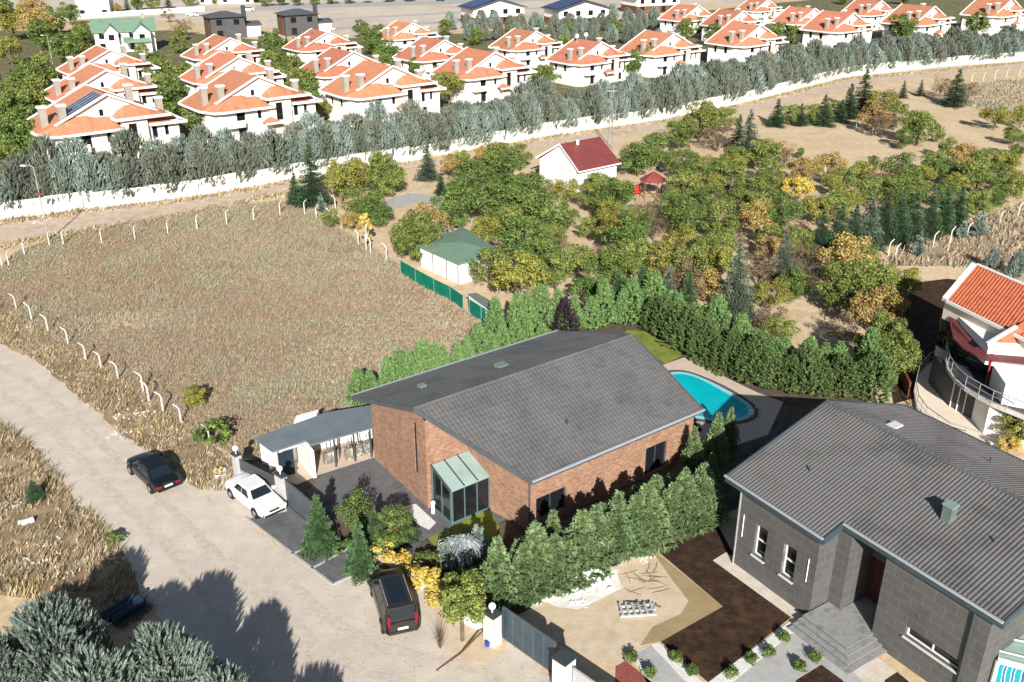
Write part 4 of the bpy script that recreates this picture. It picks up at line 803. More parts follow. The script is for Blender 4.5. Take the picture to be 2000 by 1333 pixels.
# sliding gate and piers of the neighbour
p3 = pier(962, 1256, 1.95, (.75, .6), 'white stone gate pier with round white lamp beside the round tree', m_concr, rz=-.76, ball=True)
sg = thing('sliding_gate', 'long dark blue-grey sliding gate between the two white piers', 'gate', G(985, 1245)); a, b = G(983, 1247), G(1083, 1318)
mb = MB(); mb.beam((*a, 1.1), (*b, 1.1), .07, 1.9); mb.build('gate_leaf', m_fasciab, sg); mb = MB()
mb.beam((*a, 2.09), (*b, 2.09), .1, .06); mb.beam((*a, .1), (*b, .1), .1, .1)
for t in (.0, .2, .4, .6, .8, 1.0): p = lerp(a, b, t); mb.box((p[0], p[1], 1.1), (.09, .09, 1.9), -.76)
mb.build('gate_frame', m_fascia, sg)
p4 = pier(1100, 1350, 2.1, (.8, .8), 'white gate pier with dark cap at the bottom of the picture', m_wht, rz=-.76)
fe = thing('metal_fence', 'grey metal fence running off the bottom edge beside the white pier', 'fence', G(1120, 1350)); a, b = add2(p4, (.7, -.7), .6), add2(p4, (.7, -.7), 5.5)
mb = MB(); mb.beam((*a, .95), (*b, .95), .06, 1.7).beam((*a, 1.85), (*b, 1.85), .12, .08); mb.build('panel', m_pier, fe)
cn = thing('blue_pot', 'small bright blue pot lying beside the white gate pier', 'pot', G(952, 1262)); x, y = G(952, 1262); MB().tube([(x, y, 0), (x, y, .3), (x, y, .32)], [.12, .17, .13], 10).build('pot', mat('bright_blue', [(.02, .06, .45)], rough=.4), cn); MB().tube([(x, y, .3), (x, y, .34)], .1, 8).build('lid', m_frame, cn)
tag(MB().tube([(*G(852, 1312), .05), (*G(900, 1278), .06), (*G(946, 1244), .5)], [.02, .05, .06], 6).build('wooden_pole', m_brown), 'thin dark pole lying on the dirt beside the round tree', 'pole')

# ---------------- grey clad house ----------------
ga = radians(-57.6); GE = (cos(ga), sin(ga)); GP = (-GE[1], GE[0])                             # along the eave (towards camera right), and up the slope
E0 = (12.2, 45.95); ZE, ZG, TG = 5.5, 8.05, 7.9; SG = (ZG - ZE) / TG; GL = 19.5; S1 = 7.1; REC = 1.4
GR0 = add2(E0, GP, TG); gdn = (-GP[0], -GP[1])
def gz(x, y):
    t = (x - GR0[0]) * GP[0] + (y - GR0[1]) * GP[1]; return ZG - SG * abs(t) - .16
gh = thing('grey_house', 'dark grey stone-clad house with ribbed grey metal roof', 'house', (18, 42))
SEG2 = 16.0
mb = MB(); rib_slope(mb, GR0, GE, gdn, SEG2, ZG, SG, lambda s: TG if s <= S1 else TG - REC, .22, .042, .42, .012, 6); mb.build('roof', m_roofr, gh)
mb = MB(); rib_slope(mb, GR0, GE, GP, SEG2, ZG, SG, lambda s: TG, .22, .042, .42, .012, 6); mb.build('roof', m_roofr, gh)
mb = MB()
for i in range(int(SEG2 / .4)): a = add2(GR0, GE, i * .4); b = add2(GR0, GE, i * .4 + .42); mb.tube([(*a, ZG + .02), (*b, ZG + .05)], [.10, .13], 8)
mb.build('ridge_cap', m_rooft, gh)
g = lambda s, t, z: (*add2(GR0, GE, s, gdn, t), z)
zt_ = lambda t: ZG - SG * abs(t) + .08
mb = MB()
def fas(s0, t0, s1, t1, hgt=.42, o=.03):
    a, b = g(s0, t0, zt_(t0)), g(s1, t1, zt_(t1)); L_ = hypot(b[0] - a[0], b[1] - a[1]); nx, ny = (b[1] - a[1]) / L_ * o, -(b[0] - a[0]) / L_ * o
    mb.slab([(a[0] + nx, a[1] + ny, a[2]), (b[0] + nx, b[1] + ny, b[2]), (b[0] - nx * 2, b[1] - ny * 2, b[2]), (a[0] - nx * 2, a[1] - ny * 2, a[2])], hgt)
fas(0, TG, S1, TG); fas(S1, TG, S1, TG - REC); fas(S1, TG - REC, SEG2, TG - REC); fas(0, 0, 0, TG); fas(0, -TG, 0, 0); fas(SEG2, -TG, 0, -TG); fas(SEG2, TG - REC, SEG2, 0)
fas(SEG2, 0, SEG2, -TG)
mb.build('fascia', m_fasciab, gh)
mb = MB(); zz = lambda t: ZG - SG * abs(t) - .14
mb.quad(g(0, 0, zz(0)), g(0, TG, zz(TG)), g(S1, TG, zz(TG)), g(S1, 0, zz(0))).quad(g(S1, 0, zz(0)), g(S1, TG - REC, zz(TG - REC)), g(SEG2, TG - REC, zz(TG - REC)), g(SEG2, 0, zz(0)))
mb.quad(g(0, 0, zz(0)), g(SEG2, 0, zz(0)), g(SEG2, -TG, zz(TG)), g(0, -TG, zz(TG))); mb.build('soffit', m_fascia, gh)
mb = MB()
for s0, s1, t in ((0, S1, TG + .09), (S1 + .05, SEG2, TG - REC + .09)):
    mb.beam(g(s0, t, ZG - SG * t + .10), g(s1, t, ZG - SG * t + .10), .12, .1)
mb.build('gutter', m_gutter, gh)
WT = TG - .25; WI = 1.05                          # wall line under the eave, wall start behind the gable overhang
w0, w1 = g(WI, WT, 0)[:2], g(6.75, WT, 0)[:2]; w2 = g(6.75, WT - REC - .1, 0)[:2]; n0 = g(7.35, WT - REC - .1, 0)[:2]
wl = WT - REC; dl = g(7.6, wl, 0)[:2]; dr = g(9.7, wl, 0)[:2]; dlb = g(7.6, wl - 2.0, 0)[:2]; drb = g(9.7, wl - 2.0, 0)[:2]; w5 = g(SEG2 - .6, wl, 0)[:2]
m0 = g(6.75, WT, 0)[:2]
mb = MB()
wa = (1.35, 2.25, 1.5, 3.6); wb_ = (3.45, 4.35, 1.5, 3.6)
Pg = hwall(mb, w0, w1, 0, 0, [wa, wb_], .28, gz)
e2 = g(6.75, wl, 0)[:2]; hwall(mb, w1, e2, 0, 0, [], .2, gz); hwall(mb, e2, dl, 0, 0, [], .2, gz); hwall(mb, dl, dlb, .6, 0, [], .2, gz); hwall(mb, dlb, drb, .6, 0, [], .2, gz); hwall(mb, drb, dr, .6, 0, [], .2, gz)
wc = (1.75, 4.7, 1.7, 2.35)
Pg2 = hwall(mb, dr, w5, 0, 0, [wc], .28, gz)
r5 = g(SEG2 - .6, -TG + .4, 0)[:2]; r0 = g(WI, -TG + .4, 0)[:2]
hwall(mb, w5, r5, 0, 0, [], .2, gz); hwall(mb, r5, r0, 0, 0, [], .2, gz); hwall(mb, r0, w0, 0, 0, [], .2, gz)
mb.build('wall', m_clad, gh)
window(gh, Pg, wa, .28, m_wframe, None, [], [2.55], sill=m_concr); window(gh, Pg, wb_, .28, m_wframe, None, [], [2.55], sill=m_concr); window(gh, Pg2, wc, .28, m_wframe, None, [3.2], [], sill=m_concr)
mb = MB()
for i in range(6):
    a, b = lerp(dlb, drb, (i + .08) / 6), lerp(dlb, drb, (i + .92) / 6); nrm = gdn
    mb.slab([(*add2(a, nrm, .06), 3.3), (*add2(b, nrm, .06), 3.3), (*add2(b, nrm, .02), 3.3), (*add2(a, nrm, .02), 3.3)], 2.6)
do = mb.build('door', mat('dark_red_door', [(.10, .02, .02), (.05, .015, .015)], 1.5, .5), gh); p = lerp(dlb, drb, .5); MB().tube([(*add2(p, gdn, .12), 1.4), (*add2(p, gdn, .12), 2.2)], .03, 6).build('handle', m_chrome, do)
mb = MB(); c = add2(w0, gdn, .09, GE, .1); mb.tube([(*c, ZE - .3), (*c, 0)], .06, 8); mb.build('downpipe', m_metal, gh)
mb = MB(); c = lerp(dr, w5, .86); c = add2(c, gdn, .1); mb.tube([(*c, ZE + .1), (*c, 0)], .07, 8); mb.build('downpipe', m_frame, gh)
for u in (.45, 5.2): p = Pg(u, 0, -.03); MB().box((p[0], p[1], 2.9), (.05, .05, 1.5)).build('wall_light', m_wframe, gh)
c = g(10.6, 3.15, 0); zc_ = ZG - SG * 3.15; mb = MB(); mb.box((c[0], c[1], zc_ + .3), (.5, .5, 1.1), ga); co_ = mb.build('chimney', mat('sage_metal', [(.11, .15, .14), (.16, .20, .19)], 1.5, .5), gh)
MB().box((c[0], c[1], zc_ + .9), (.6, .6, .1), ga).build('cap', m_ggl, co_)
c = g(3.6, -1.7, 0); mb = MB(); mb.box((c[0], c[1], ZG - SG * 1.7 + .12), (.6, .85, .1), ga); mb.build('skylight', mat('pale_hatch', [(.62, .60, .66)], rough=.4), gh)
mb = MB(); rr_ = random.Random(2)
for s_, t_ in ((3.2, 4.8), (13.0, 3.0), (8.2, -4.2)): c = g(s_, t_, 0); mb.tube([(c[0], c[1], ZG - SG * abs(t_)), (c[0], c[1], ZG - SG * abs(t_) + .3)], .05, 6)
mb.build('vent_pipe', m_frame, gh)
# entrance steps
mb = MB(); rs = MB()
for i, (z0, z1, ex) in enumerate(((0, .15, .95), (.152, .30, .62), (.302, .45, .31), (.452, .60, 0))):
    a = add2(g(6.9, wl + 2.0, 0)[:2], gdn, ex, GE, -ex * .1); b = add2(g(9.75, wl + 2.0, 0)[:2], gdn, ex, GE, ex)
    c = add2(g(9.75, wl + .01, 0)[:2], GE, ex); d = g(6.9, wl + .01, 0)[:2]; d = add2(d, GE, -ex * .1)
    mb.prism([add2(a, gdn, .05, GE, -.05), add2(b, gdn, .05, GE, .05), add2(c, GE, .05), add2(d, GE, -.05)], z1 - .045, z1)
    rs.prism([a, b, c, d], z0, z1 - .047)
mb.prism([add2(dl, GE, .02), add2(dr, GE, -.02), add2(drb, GE, -.02), add2(dlb, GE, .02)], .3, .598)
es = mb.build('entrance_steps', m_step, gh); rs.build('riser', m_dkwall, es)
# conservatory at the far right
cv = thing('conservatory', 'white-framed lean-to with pale green glass roof at the right edge', 'conservatory', G(1960, 1320))
q = gp([(1962, 1180), (2010, 1130), (2080, 1180), (2080, 1320), (1950, 1285)], 3.0)
MB().slab([(*p, z) for p, z in zip(q, (3.6, 3.7, 3.6, 2.9, 2.9))], .06).build('glass_roof', m_ggl, cv)
mb = MB()
for t in (.1, .3, .5, .7, .9): a, b = lerp(q[0], q[4], t), lerp(q[2], q[3], t); mb.beam((*a, 3.72 - .72 * t), (*b, 3.68 - .7 * t), .05, .06)
a, b = q[4], q[3]; mb.beam((*a, 2.85), (*b, 2.85), .2, .2)
for p in (q[4], q[0], lerp(q[4], q[3], .5)): mb.box((p[0], p[1], 1.4), (.14, .14, 2.8))
mb.build('frame', m_wht, cv)
a, b = lerp(q[4], q[3], .03), lerp(q[4], q[3], .98)
mw = bpy.data.materials.new('turquoise_stripe'); mw.use_nodes = True; nn = mw.node_tree.nodes; wv = nn.new('ShaderNodeTexWave'); wv.inputs['Scale'].default_value = .9; wv.inputs['Distortion'].default_value = 2.5; rp = nn.new('ShaderNodeValToRGB'); rp.color_ramp.interpolation = 'CONSTANT'
rp.color_ramp.elements[0].color = (.0, .30, .36, 1); rp.color_ramp.elements[1].position = .55; rp.color_ramp.elements[1].color = (.55, .75, .75, 1); e3 = rp.color_ramp.elements.new(.85); e3.color = (.02, .10, .22, 1)
gg = nn.new('ShaderNodeNewGeometry'); mw.node_tree.links.new(gg.outputs['Position'], wv.inputs['Vector']); mw.node_tree.links.new(wv.outputs['Fac'], rp.inputs[0]); mw.node_tree.links.new(rp.outputs[0], nn['Principled BSDF'].inputs['Base Color'])
MB().slab([(*a, 2.7), (*b, 2.7), (b[0], b[1] + .05, 2.7), (a[0], a[1] + .05, 2.7)], 2.4).build('curtain', mw, cv)

# ---------------- white villa with curved terrace ----------------
cvh = thing('curved_villa', 'white villa with red-orange tiled roof and curved railed terraces at the right', 'villa', G(1960, 850))
ze = 7.0
r1, r2, r3, r4 = G(1850, 588, ze), G(1975, 650, ze), G(1908, 519, 8.6), G(2040, 580, 8.6)
ex = (r2[0] - r1[0], r2[1] - r1[1]); r2 = add2(r1, ex, 1.9); r4 = add2(r3, ex, 1.9)
mb = MB(); L_ = hypot(r2[0] - r1[0], r2[1] - r1[1]); ax = ((r2[0] - r1[0]) / L_, (r2[1] - r1[1]) / L_); nr = int(L_ / .3)
n_ = nr * 4; o = 0
for i in range(n_ + 1):
    t = i / n_; hgt = .07 * (.5 + .5 * cos(2 * pi * i / 4))
    for p, q, z in ((r3, r4, 8.6), (r1, r2, ze)): x, y = lerp(p, q, t); mb.v.append((x, y, z + hgt))
for i in range(n_): mb.f.append((2 * i, 2 * i + 1, 2 * i + 3, 2 * i + 2))
mb.build('roof', m_tiler, cvh)
back = add2(r3, (r3[0] - r1[0], r3[1] - r1[1]), .8); back2 = add2(back, ex, 1.9)
MB().slab([(*r3, 8.58), (*back, ze), (*back2, ze), (*r4, 8.58)], .2).build('roof', m_tiler, cvh)
mb = MB(); out = (-ax[0], -ax[1]); dd = (ax[1], -ax[0])
mb.slab([(*add2(r1, out, .55), ze + .12), (*r1, ze + .12), (*r3, 8.72), (*add2(r3, out, .55), 8.72)], .3); mb.slab([(*add2(r3, out, .55), 8.72), (*r3, 8.72), (*back, ze + .1), (*add2(back, out, .55), ze + .1)], .3)
mb.beam((*add2(r1, dd, .08), ze - .02), (*add2(r2, dd, .08), ze - .02), .16, .22); mb.beam((*r3, 8.72), (*r4, 8.72), .22, .12); mb.build('verge_trim', m_trim, cvh)
mb = MB(); a = add2(r1, out, .35, dd, -.15); b = add2(r2, dd, -.15); bk = add2(back, out, .35); bk2 = back2
for p, q in ((a, b), (bk, a), (b, bk2)):
    mb.wall(p, q, 0, lambda x, y: ze - .1, 3)
mb.add([(*a, ze - .1), (*lerp(a, bk, .55), 8.4), (*bk, ze - .1)], [(0, 1, 2)])
mb.build('wall', m_crm, cvh)
# maroon canopy, curved terrace slab, railings, lower deck
def arc(c, r, a0, a1, n): return [(c[0] + r * cos(a0 + (a1 - a0) * i / n), c[1] + r * sin(a0 + (a1 - a0) * i / n)) for i in range(n + 1)]
zs = 3.0
edge = gp([(1866, 645), (1848, 672), (1845, 695), (1850, 718), (1864, 740), (1884, 758), (1910, 774), (1936, 788), (1965, 800), (2005, 816), (2080, 850)], zs)
slabp = edge + gp([(2080, 700), (1900, 600)], zs)
MB().prism(slabp, zs - .25, zs).build('terrace_slab', m_concr, cvh)
def railing(root, pts, z, name='railing', hh=1.0):
    mb = MB(); mb.tube([(*p, z + hh) for p in pts], .04, 6, False); mb.tube([(*p, z + .15) for p in pts], .025, 5, False); mb.tube([(*p, z + .55) for p in pts], .02, 5, False)
    for a, b in zip(pts, pts[1:]):
        k = max(1, int(hypot(b[0] - a[0], b[1] - a[1]) / .9))
        for j in range(k): p = lerp(a, b, j / k); mb.tube([(*p, z), (*p, z + hh)], .03, 5)
    o = mb.build(name, m_metal, root)
    g_ = MB()
    for a, b in zip(pts, pts[1:]): g_.quad((*a, z + .1), (*b, z + .1), (*b, z + hh - .1), (*a, z + hh - .1))
    return o
MB().poly([lerp(p, (36.5, 66.5), .05) for p in slabp], zs + .012).build('terrace_floor', mat('dark_shaded_floor', [(.035, .04, .05), (.055, .06, .07)], 1, .6), cvh)  # dark floor with the terrace shade mixed into its colour
t0_ = add2(a, dd, .06); mb = MB(); mb.slab([(*t0_, 5.4), (35.1, 64.6, 5.4), (35.1, 64.68, 5.4), (t0_[0], t0_[1] + .08, 5.4)], 2.36)
mb.slab([(35.1, 64.6, 4.55), (36.6, 62.3, 4.55), (36.6, 62.38, 4.55), (35.1, 64.68, 4.55)], 1.52); mb.build('dark_recess_wall', m_dgl, cvh)  # dark glass panels added to darken the recess under the canopy
railing(cvh, edge[:-1], zs)
can = gp([(1862, 618), (1856, 640), (1862, 662), (1880, 680), (1905, 694), (1922, 702), (1930, 690), (1964, 645)], 5.6)
can = [lerp(a, b, .06)] + gp([(1857, 640), (1862, 662), (1880, 680), (1905, 694), (1927, 702)], 5.3) + [lerp(a, b, .80)]
can = [(p[0] + dd[0] * .04, p[1] + dd[1] * .04) if i in (0, 6) else p for i, p in enumerate(can)]
MB().slab([(*p, 5.85 if i in (0, 6) else 5.35) for i, p in enumerate(can)], .12).build('canopy', mat('dark_maroon', [(.13, .035, .04), (.17, .045, .05)], .7, .5), cvh)
p = G(1925, 752, zs); MB().tube([(*p, zs), (*p, 5.5)], .07, 8).build('canopy_post', mat('red_post', [(.35, .03, .05)]), cvh)
# right block
ze2 = 6.3; c1 = G(1928, 672, ze2); c2 = G(2040, 676, ze2); c3 = G(2040, 600, ze2 + 1.2); c4 = G(1985, 640, ze2 + 1.2)
MB().slab([(*c1, ze2), (*c2, ze2), (*c3, ze2 + 1.3), (*c4, ze2 + 1.3)], .2).build('roof', m_tiler, cvh)
mb = MB(); mb.beam((*c1, ze2), (*c2, ze2), .3, .25).beam((*c1, ze2), (*c4, ze2 + 1.3), .25, .2); mb.build('verge_trim', m_trim, cvh)
d1_ = G(1932, 672, ze2 - .1); d2_ = (d1_[0] + 7.5, d1_[1] - 4.4); mb = MB()
mb.slab([(*d1_, ze2 - .15), (*d2_, ze2 - .15), (d2_[0], d2_[1] + 5, ze2 - .15), (d1_[0], d1_[1] + 5, ze2 - .15)], 1.6)
e1 = G(1955, 790, 3.0); e2_ = (e1[0] + 8, e1[1] - 4.4); mb.slab([(*e1, 4.6), (*e2_, 4.6), (e2_[0], e2_[1] + 3, 4.6), (e1[0] + .5, e1[1] + 3, 4.6)], 1.6)
f1 = G(1933, 790, 2.75); f2 = G(1918, 856, 0); f1 = f2
f3 = (f1[0] + 9, f1[1] - 5.0); mb.slab([(*f1, 2.74), (*f3, 2.74), (f3[0], f3[1] + 5, 2.74), (f1[0] + .3, f1[1] + 5, 2.74)], 2.74)
mb.build('wall', m_wht, cvh)
L5 = hypot(f3[0] - f1[0], f3[1] - f1[1]); Pw = lambda u, z, d=0.0: (f1[0] + (f3[0] - f1[0]) / L5 * u, f1[1] + (f3[1] - f1[1]) / L5 * u - .03 + d * .2, z)
MB().quad(Pw(1.3, 1.3), Pw(2.0, 1.3), Pw(2.0, 1.95), Pw(1.3, 1.95)).build('window', m_dgl, cvh)
g0_, g1_ = G(1852, 800, 0), G(1915, 838, 0); mb = MB(); mb.slab([(*g0_, 2.74), (*g1_, 2.74), (g1_[0], g1_[1] + 4, 2.74), (g0_[0], g0_[1] + 4, 2.74)], 2.74); gw = mb.build('wall', m_dkwall, cvh)
mb = MB()
for t in (.02, .22, .42): p = lerp(g0_, g1_, t); mb.box((p[0], p[1] - .03, 1.35), (.1, .06, 2.6))
mb.build('door_frame', m_wframe, gw)
deck = gp([(1840, 700), (1812, 712), (1792, 735), (1785, 765), (1790, 795), (1806, 818), (1850, 850), (1915, 870), (1990, 860), (1960, 780), (1900, 730)], .3)
MB().prism(deck, .0, .3).build('lower_deck', m_crm, cvh); railing(cvh, deck[:8], .3)
pn = thing('brown_screen', 'small brown wooden screen standing in shade beside the curved terrace', 'screen', G(1765, 770)); a, b = G(1757, 742), G(1772, 775); MB().slab([(*a, 1.2), (*b, 1.2), (b[0] + .1, b[1], 1.2), (a[0] + .1, a[1], 1.2)], 1.2).build('board', m_brown, pn)
MB().beam((*a, 1.25), (*b, 1.25), .14, .08).build('rail', m_maroon, pn)
# ---------------- the estate villas (built once, copied) ----------------
def villa():
    v = thing('estate_villa', '', 'villa', world=False)
    wm = MB(); holes = [(2.9, 4.4, 3.1, 5.5), (6.6, 7.3, 3.6, 5.2), (3.0, 4.4, .3, 2.4)]
    hwallz = lambda a, b, z0, z1, hs=(): hwall(wm, a, b, z0, z1, hs, .25)
    PA = hwallz((1.6, -1.7), (10.4, -1.7), 0, 5.8, holes); hwallz((.3, .2), (1.6, -1.7), 0, 5.8); hwallz((.3, 9.5), (.3, .2), 0, 5.8, [(2, 3, 3.3, 5), (5.5, 6.6, 3.3, 5)])
    hwallz((10.4, -1.7), (10.4, -2.1), 0, 6.6)
    PB = hwallz((14.3, -1.2), (19.1, -1.2), 0, 5.6, [(.7, 1.5, 3.2, 5), (2.6, 3.2, 3.4, 5), (.8, 1.9, .4, 2.2)]); hwallz((19.1, -1.2), (19.1, 9.5), 0, 5.6, [(3, 4, 3.3, 4.9)]); hwallz((19.1, 9.5), (.3, 9.5), 0, 5.8)
    # gable
    gp_ = [(.2, 0, 5.7), (19.2, 0, 5.7), (9.4, 0, 10.0)]; wm.add([*gp_, (.2, .2, 5.7), (19.2, .2, 5.7), (9.4, .2, 10.0)], [(0, 1, 2), (3, 5, 4)])
    wm.add([(.2, 9.5, 5.7), (19.2, 9.5, 5.7), (9.4, 9.5, 10.0)], [(1, 0, 2)])
    wm.build('wall', m_wht, v)
    tw = MB(); PT = hwall(tw, (10.4, -2.1), (14.2, -2.1), 0, 6.7, [(1.0, 2.2, 3.0, 5.9)], .25); hwall(tw, (14.2, -2.1), (14.2, 0), 0, 6.7, [], .2); tw.build('stair_tower', m_crm, v)
    for h in holes: window(v, PA, h, .25, m_frame)
    for h in ((.7, 1.5, 3.2, 5), (2.6, 3.2, 3.4, 5), (.8, 1.9, .4, 2.2)): window(v, PB, h, .25, m_frame)
    window(v, PT, (1.0, 2.2, 3.0, 5.9), .25, m_frame, rails=[3.9])
    gw_ = MB(); gw_.box((8.4, -.03, 7.35), (.55, .06, 1.5)); gw_.build('window', m_dgl, v)
    bl = MB(); bl.box((3.6, -2.4, 2.95), (3.4, 1.6, .25)); b_ = bl.build('balcony', m_trim, v); bl = MB(); bl.box((3.6, -3.15, 3.5), (3.4, .06, .9)); bl.build('rail', m_trim, b_)
    # roofs
    r = MB(); zR = 10.2; sl_ = 4.5 / 9.6
    r.slab([(-.7, .9, 5.45), (-.7, 10, 5.45), (9.4, 10, zR), (9.4, -.5, zR), (1.6, -.5, 6.55)], .18)
    r.slab([(9.4, -.5, zR), (9.4, 10, zR), (20, 10, 5.25), (20, -.5, 5.25)], .18)
    # skirt: chamfered corner and front, with its raised curved top against the gable
    r.slab([(-.7, .9, 5.45), (1.6, -.5, 6.55), (1.5, -2.7, 5.45), (.5, -2.2, 5.45)], .18)
    top = [(1.6, 6.55), (3.2, 7.1), (4.8, 7.45), (6.2, 7.45), (7.4, 7.05), (8.8, 7.0), (10.0, 6.7), (10.9, 6.1)]
    for (x0, z0), (x1, z1) in zip(top, top[1:]): r.add([(x0, -.02, z0), (x1, -.02, z1), (x1 if x1 < 10.8 else 10.8, -2.7, 5.45), (x0 if x0 > 1.6 else 1.5, -2.7, 5.45), (x1 if x1 < 10.8 else 10.8, -2.7, 5.3), (x0 if x0 > 1.6 else 1.5, -2.7, 5.3)], [(3, 2, 1, 0), (5, 4, 2, 3)])
    arc_ = [(9.7, 6.9), (10.6, 7.7), (11.8, 8.3), (13.2, 8.35), (14.8, 7.95), (16.6, 7.3), (17.6, 6.9)]
    for (x0, z0), (x1, z1) in zip(arc_, arc_[1:]):
        r.add([(x0, -.04, z0), (x1, -.04, z1), (x1, -2.6, 6.75), (x0, -2.6, 6.75)], [(3, 2, 1, 0)])
    r.add([(9.7, -.04, 6.7), (17.6, -.04, 6.7), (17.6, -2.6, 6.7), (9.7, -2.6, 6.7)], [(0, 1, 2, 3)])
    r.slab([(14.3, -.03, 6.35), (14.3, -2.0, 5.5), (19.9, -2.0, 5.3), (20, -.45, 5.45)][::-1], .16)
    r.add([(8.6, -3.7, 3.0), (11.6, -3.7, 3.0), (11.6, -2.1, 3.0), (8.6, -2.1, 3.0), (10.0, -2.5, 3.9)], [(0, 1, 4), (1, 2, 4), (2, 3, 4), (3, 0, 4), (3, 2, 1, 0)])
    r.build('roof', m_tile, v)
    f = MB()
    def fb(a, b, h=.36, w_=.2): f.beam(a, b, w_, h)
    fb((-.8, 10, 5.42), (-.8, .85, 5.42)); fb((-.78, .85, 5.41), (.45, -2.28, 5.41)); fb((.45, -2.3, 5.4), (1.5, -2.8, 5.4)); fb((1.5, -2.81, 5.4), (10.9, -2.81, 5.4))
    fb((9.6, -2.7, 6.72), (17.7, -2.7, 6.72), .42); fb((9.6, -2.7, 6.72), (9.6, -.1, 6.72), .38); fb((17.7, -2.7, 6.72), (17.7, -.1, 6.72), .38)
    fb((14.4, -2.1, 5.4), (20.1, -2.1, 5.3), .4); fb((20.1, -2.1, 5.3), (20.1, 10, 5.3), .34)
    fb((1.6, -.58, 6.6), (9.4, -.58, 10.25), .3, .2); fb((9.4, -.58, 10.25), (20, -.58, 5.4), .3, .2); fb((-.7, 10.1, 5.5), (9.4, 10.1, 10.2), .3, .2); fb((9.4, 10.1, 10.2), (20, 10.1, 5.3), .3, .2)
    fb((8.5, -3.75, 2.9), (11.7, -3.75, 2.9), .3)
    for (x0, z0), (x1, z1) in zip(top, top[1:]): f.beam((x0, -.12, z0 + .08), (x1, -.12, z1 + .08), .14, .12)
    f.build('fascia', m_trim, v)
    for x, y, z0, h in ((.9, 2.2, 5.8, 3.0), (3.2, .7, 6.4, 2.6), (14.6, 6.2, 7.4, 2.6), (18.6, 5.2, 5.6, 2.2)):
        c = MB(); c.box((x, y, z0 + h / 2), (1.0, .8, h)); o = c.build('chimney', m_chim, v); MB().box((x, y, z0 + h + .18), (1.3, 1.05, .3)).build('cap', m_trim, o)
    PROTOS.append(v); return v
VP = villa()
def put_villa(ax_, ay_, az_, sc, label, rzd=38.0, zoff=0):
    """the front gable's apex (9.4,-.5,10.2 in the model) sits at the given photo pixel"""
    x, y = G(ax_, ay_, 10.2 * sc); a = radians(rzd); dx, dy = 9.4 * sc, -.5 * sc
    o = place(VP, (x - (dx * cos(a) - dy * sin(a)), y - (dx * sin(a) + dy * cos(a))), a, sc, label, 'orange-roofed villas of the estate'); return o
VL = [(207, 185, 1.0, 'orange-roofed villa with solar panels on its roof'), (503, 150, .98, 'white orange-roofed villa second from the left in the front row'), (767, 130, .95, 'third orange-roofed villa from the left along the blue conifers'), (967, 103, .90, 'orange-roofed villa nearly above the red-roofed cottage, fourth of the front row'),
      (1176, 83, .84, 'orange-roofed villa with a satellite dish on the ridge'), (1318, 66, .88, 'orange-roofed villa just right of the tall green garden tree, sixth in front'), (1487, 50, .90, 'seventh orange-roofed villa from the left in the front row'), (1668, 26, .92, 'eighth orange-roofed villa from the left in the front row'),
      (1826, 13, .96, 'ninth orange-roofed villa from the left in the front row'), (1978, -2, .98, 'orange-roofed villa at the top right corner of the picture'),
      (207, 138, .92, 'orange-roofed villa directly behind the one with solar panels'), (465, 112, .88, 'second-row orange-roofed villa behind the second front villa'), (690, 102, .86, 'second-row orange-roofed villa behind the third front villa'), (868, 79, .82, 'second-row orange-roofed villa behind the fourth front villa'), (1048, 62, .80, 'second-row orange-roofed villa behind the dish-topped villa'),
      (214, 98, .86, 'orange-roofed villa just in front of the green-roofed house'), (449, 75, .84, 'third-row orange-roofed villa near the dark flat-looking house'), (640, 63, .80, 'third-row orange-roofed villa right of the dark house'), (806, 46, .76, 'rearmost orange-roofed villa facing the bare land'),
      (1365, 12, .82, 'orange-roofed villa right beside the dark gabled houses'), (1452, 22, .82, 'orange-roofed villa squeezed behind the seventh front villa'), (1592, 17, .84, 'orange-roofed villa squeezed behind the eighth front villa'), (1722, 2, .84, 'orange-roofed villa behind the ninth front villa, cut by the top edge'),
      (1500, 0, .72, 'small far orange-roofed villa at the top edge above the seventh')]
vo = [put_villa(a, b, 0, s, l) for a, b, s, l in VL]
# extras on single villas
v0 = vo[0]
so_ = MB()
def on_left(x, y): return (x, y, 5.45 + (x + .7) * (10.2 - 5.45) / 10.1 + .1)
so_.slab([on_left(3.0, -.2), on_left(8.9, -.2), on_left(8.9, 4.4), on_left(3.0, 4.4)][::1], .08)
s1 = so_.build('solar_panel', m_solar, None); s1.parent = v0
sb = MB()
for x in (3.0, 5.95, 8.9): sb.beam((x, -.2, on_left(x, .4)[2] + .04), (x, 4.4, on_left(x, 3.6)[2] + .04), .06, .05)
for y in (-.2, .95, 2.1, 3.25, 4.4): sb.beam((3.0, y, on_left(3.0, y)[2] + .045), (8.9, y, on_left(8.9, y)[2] + .045), .05, .05)
s2 = sb.build('panel_frame', m_metal, s1)
dsh = MB()
for x, y in ((7.9, 7.5), (11.5, 8.0)):
    dsh.tube([(x, y, 9.0), (x, y, 10.9)], .05, 6); dsh.ball((x, y, 11.1), .55, 6, 1.1)
d_ = dsh.build('satellite_dish', m_trim, None); d_.parent = vo[4]

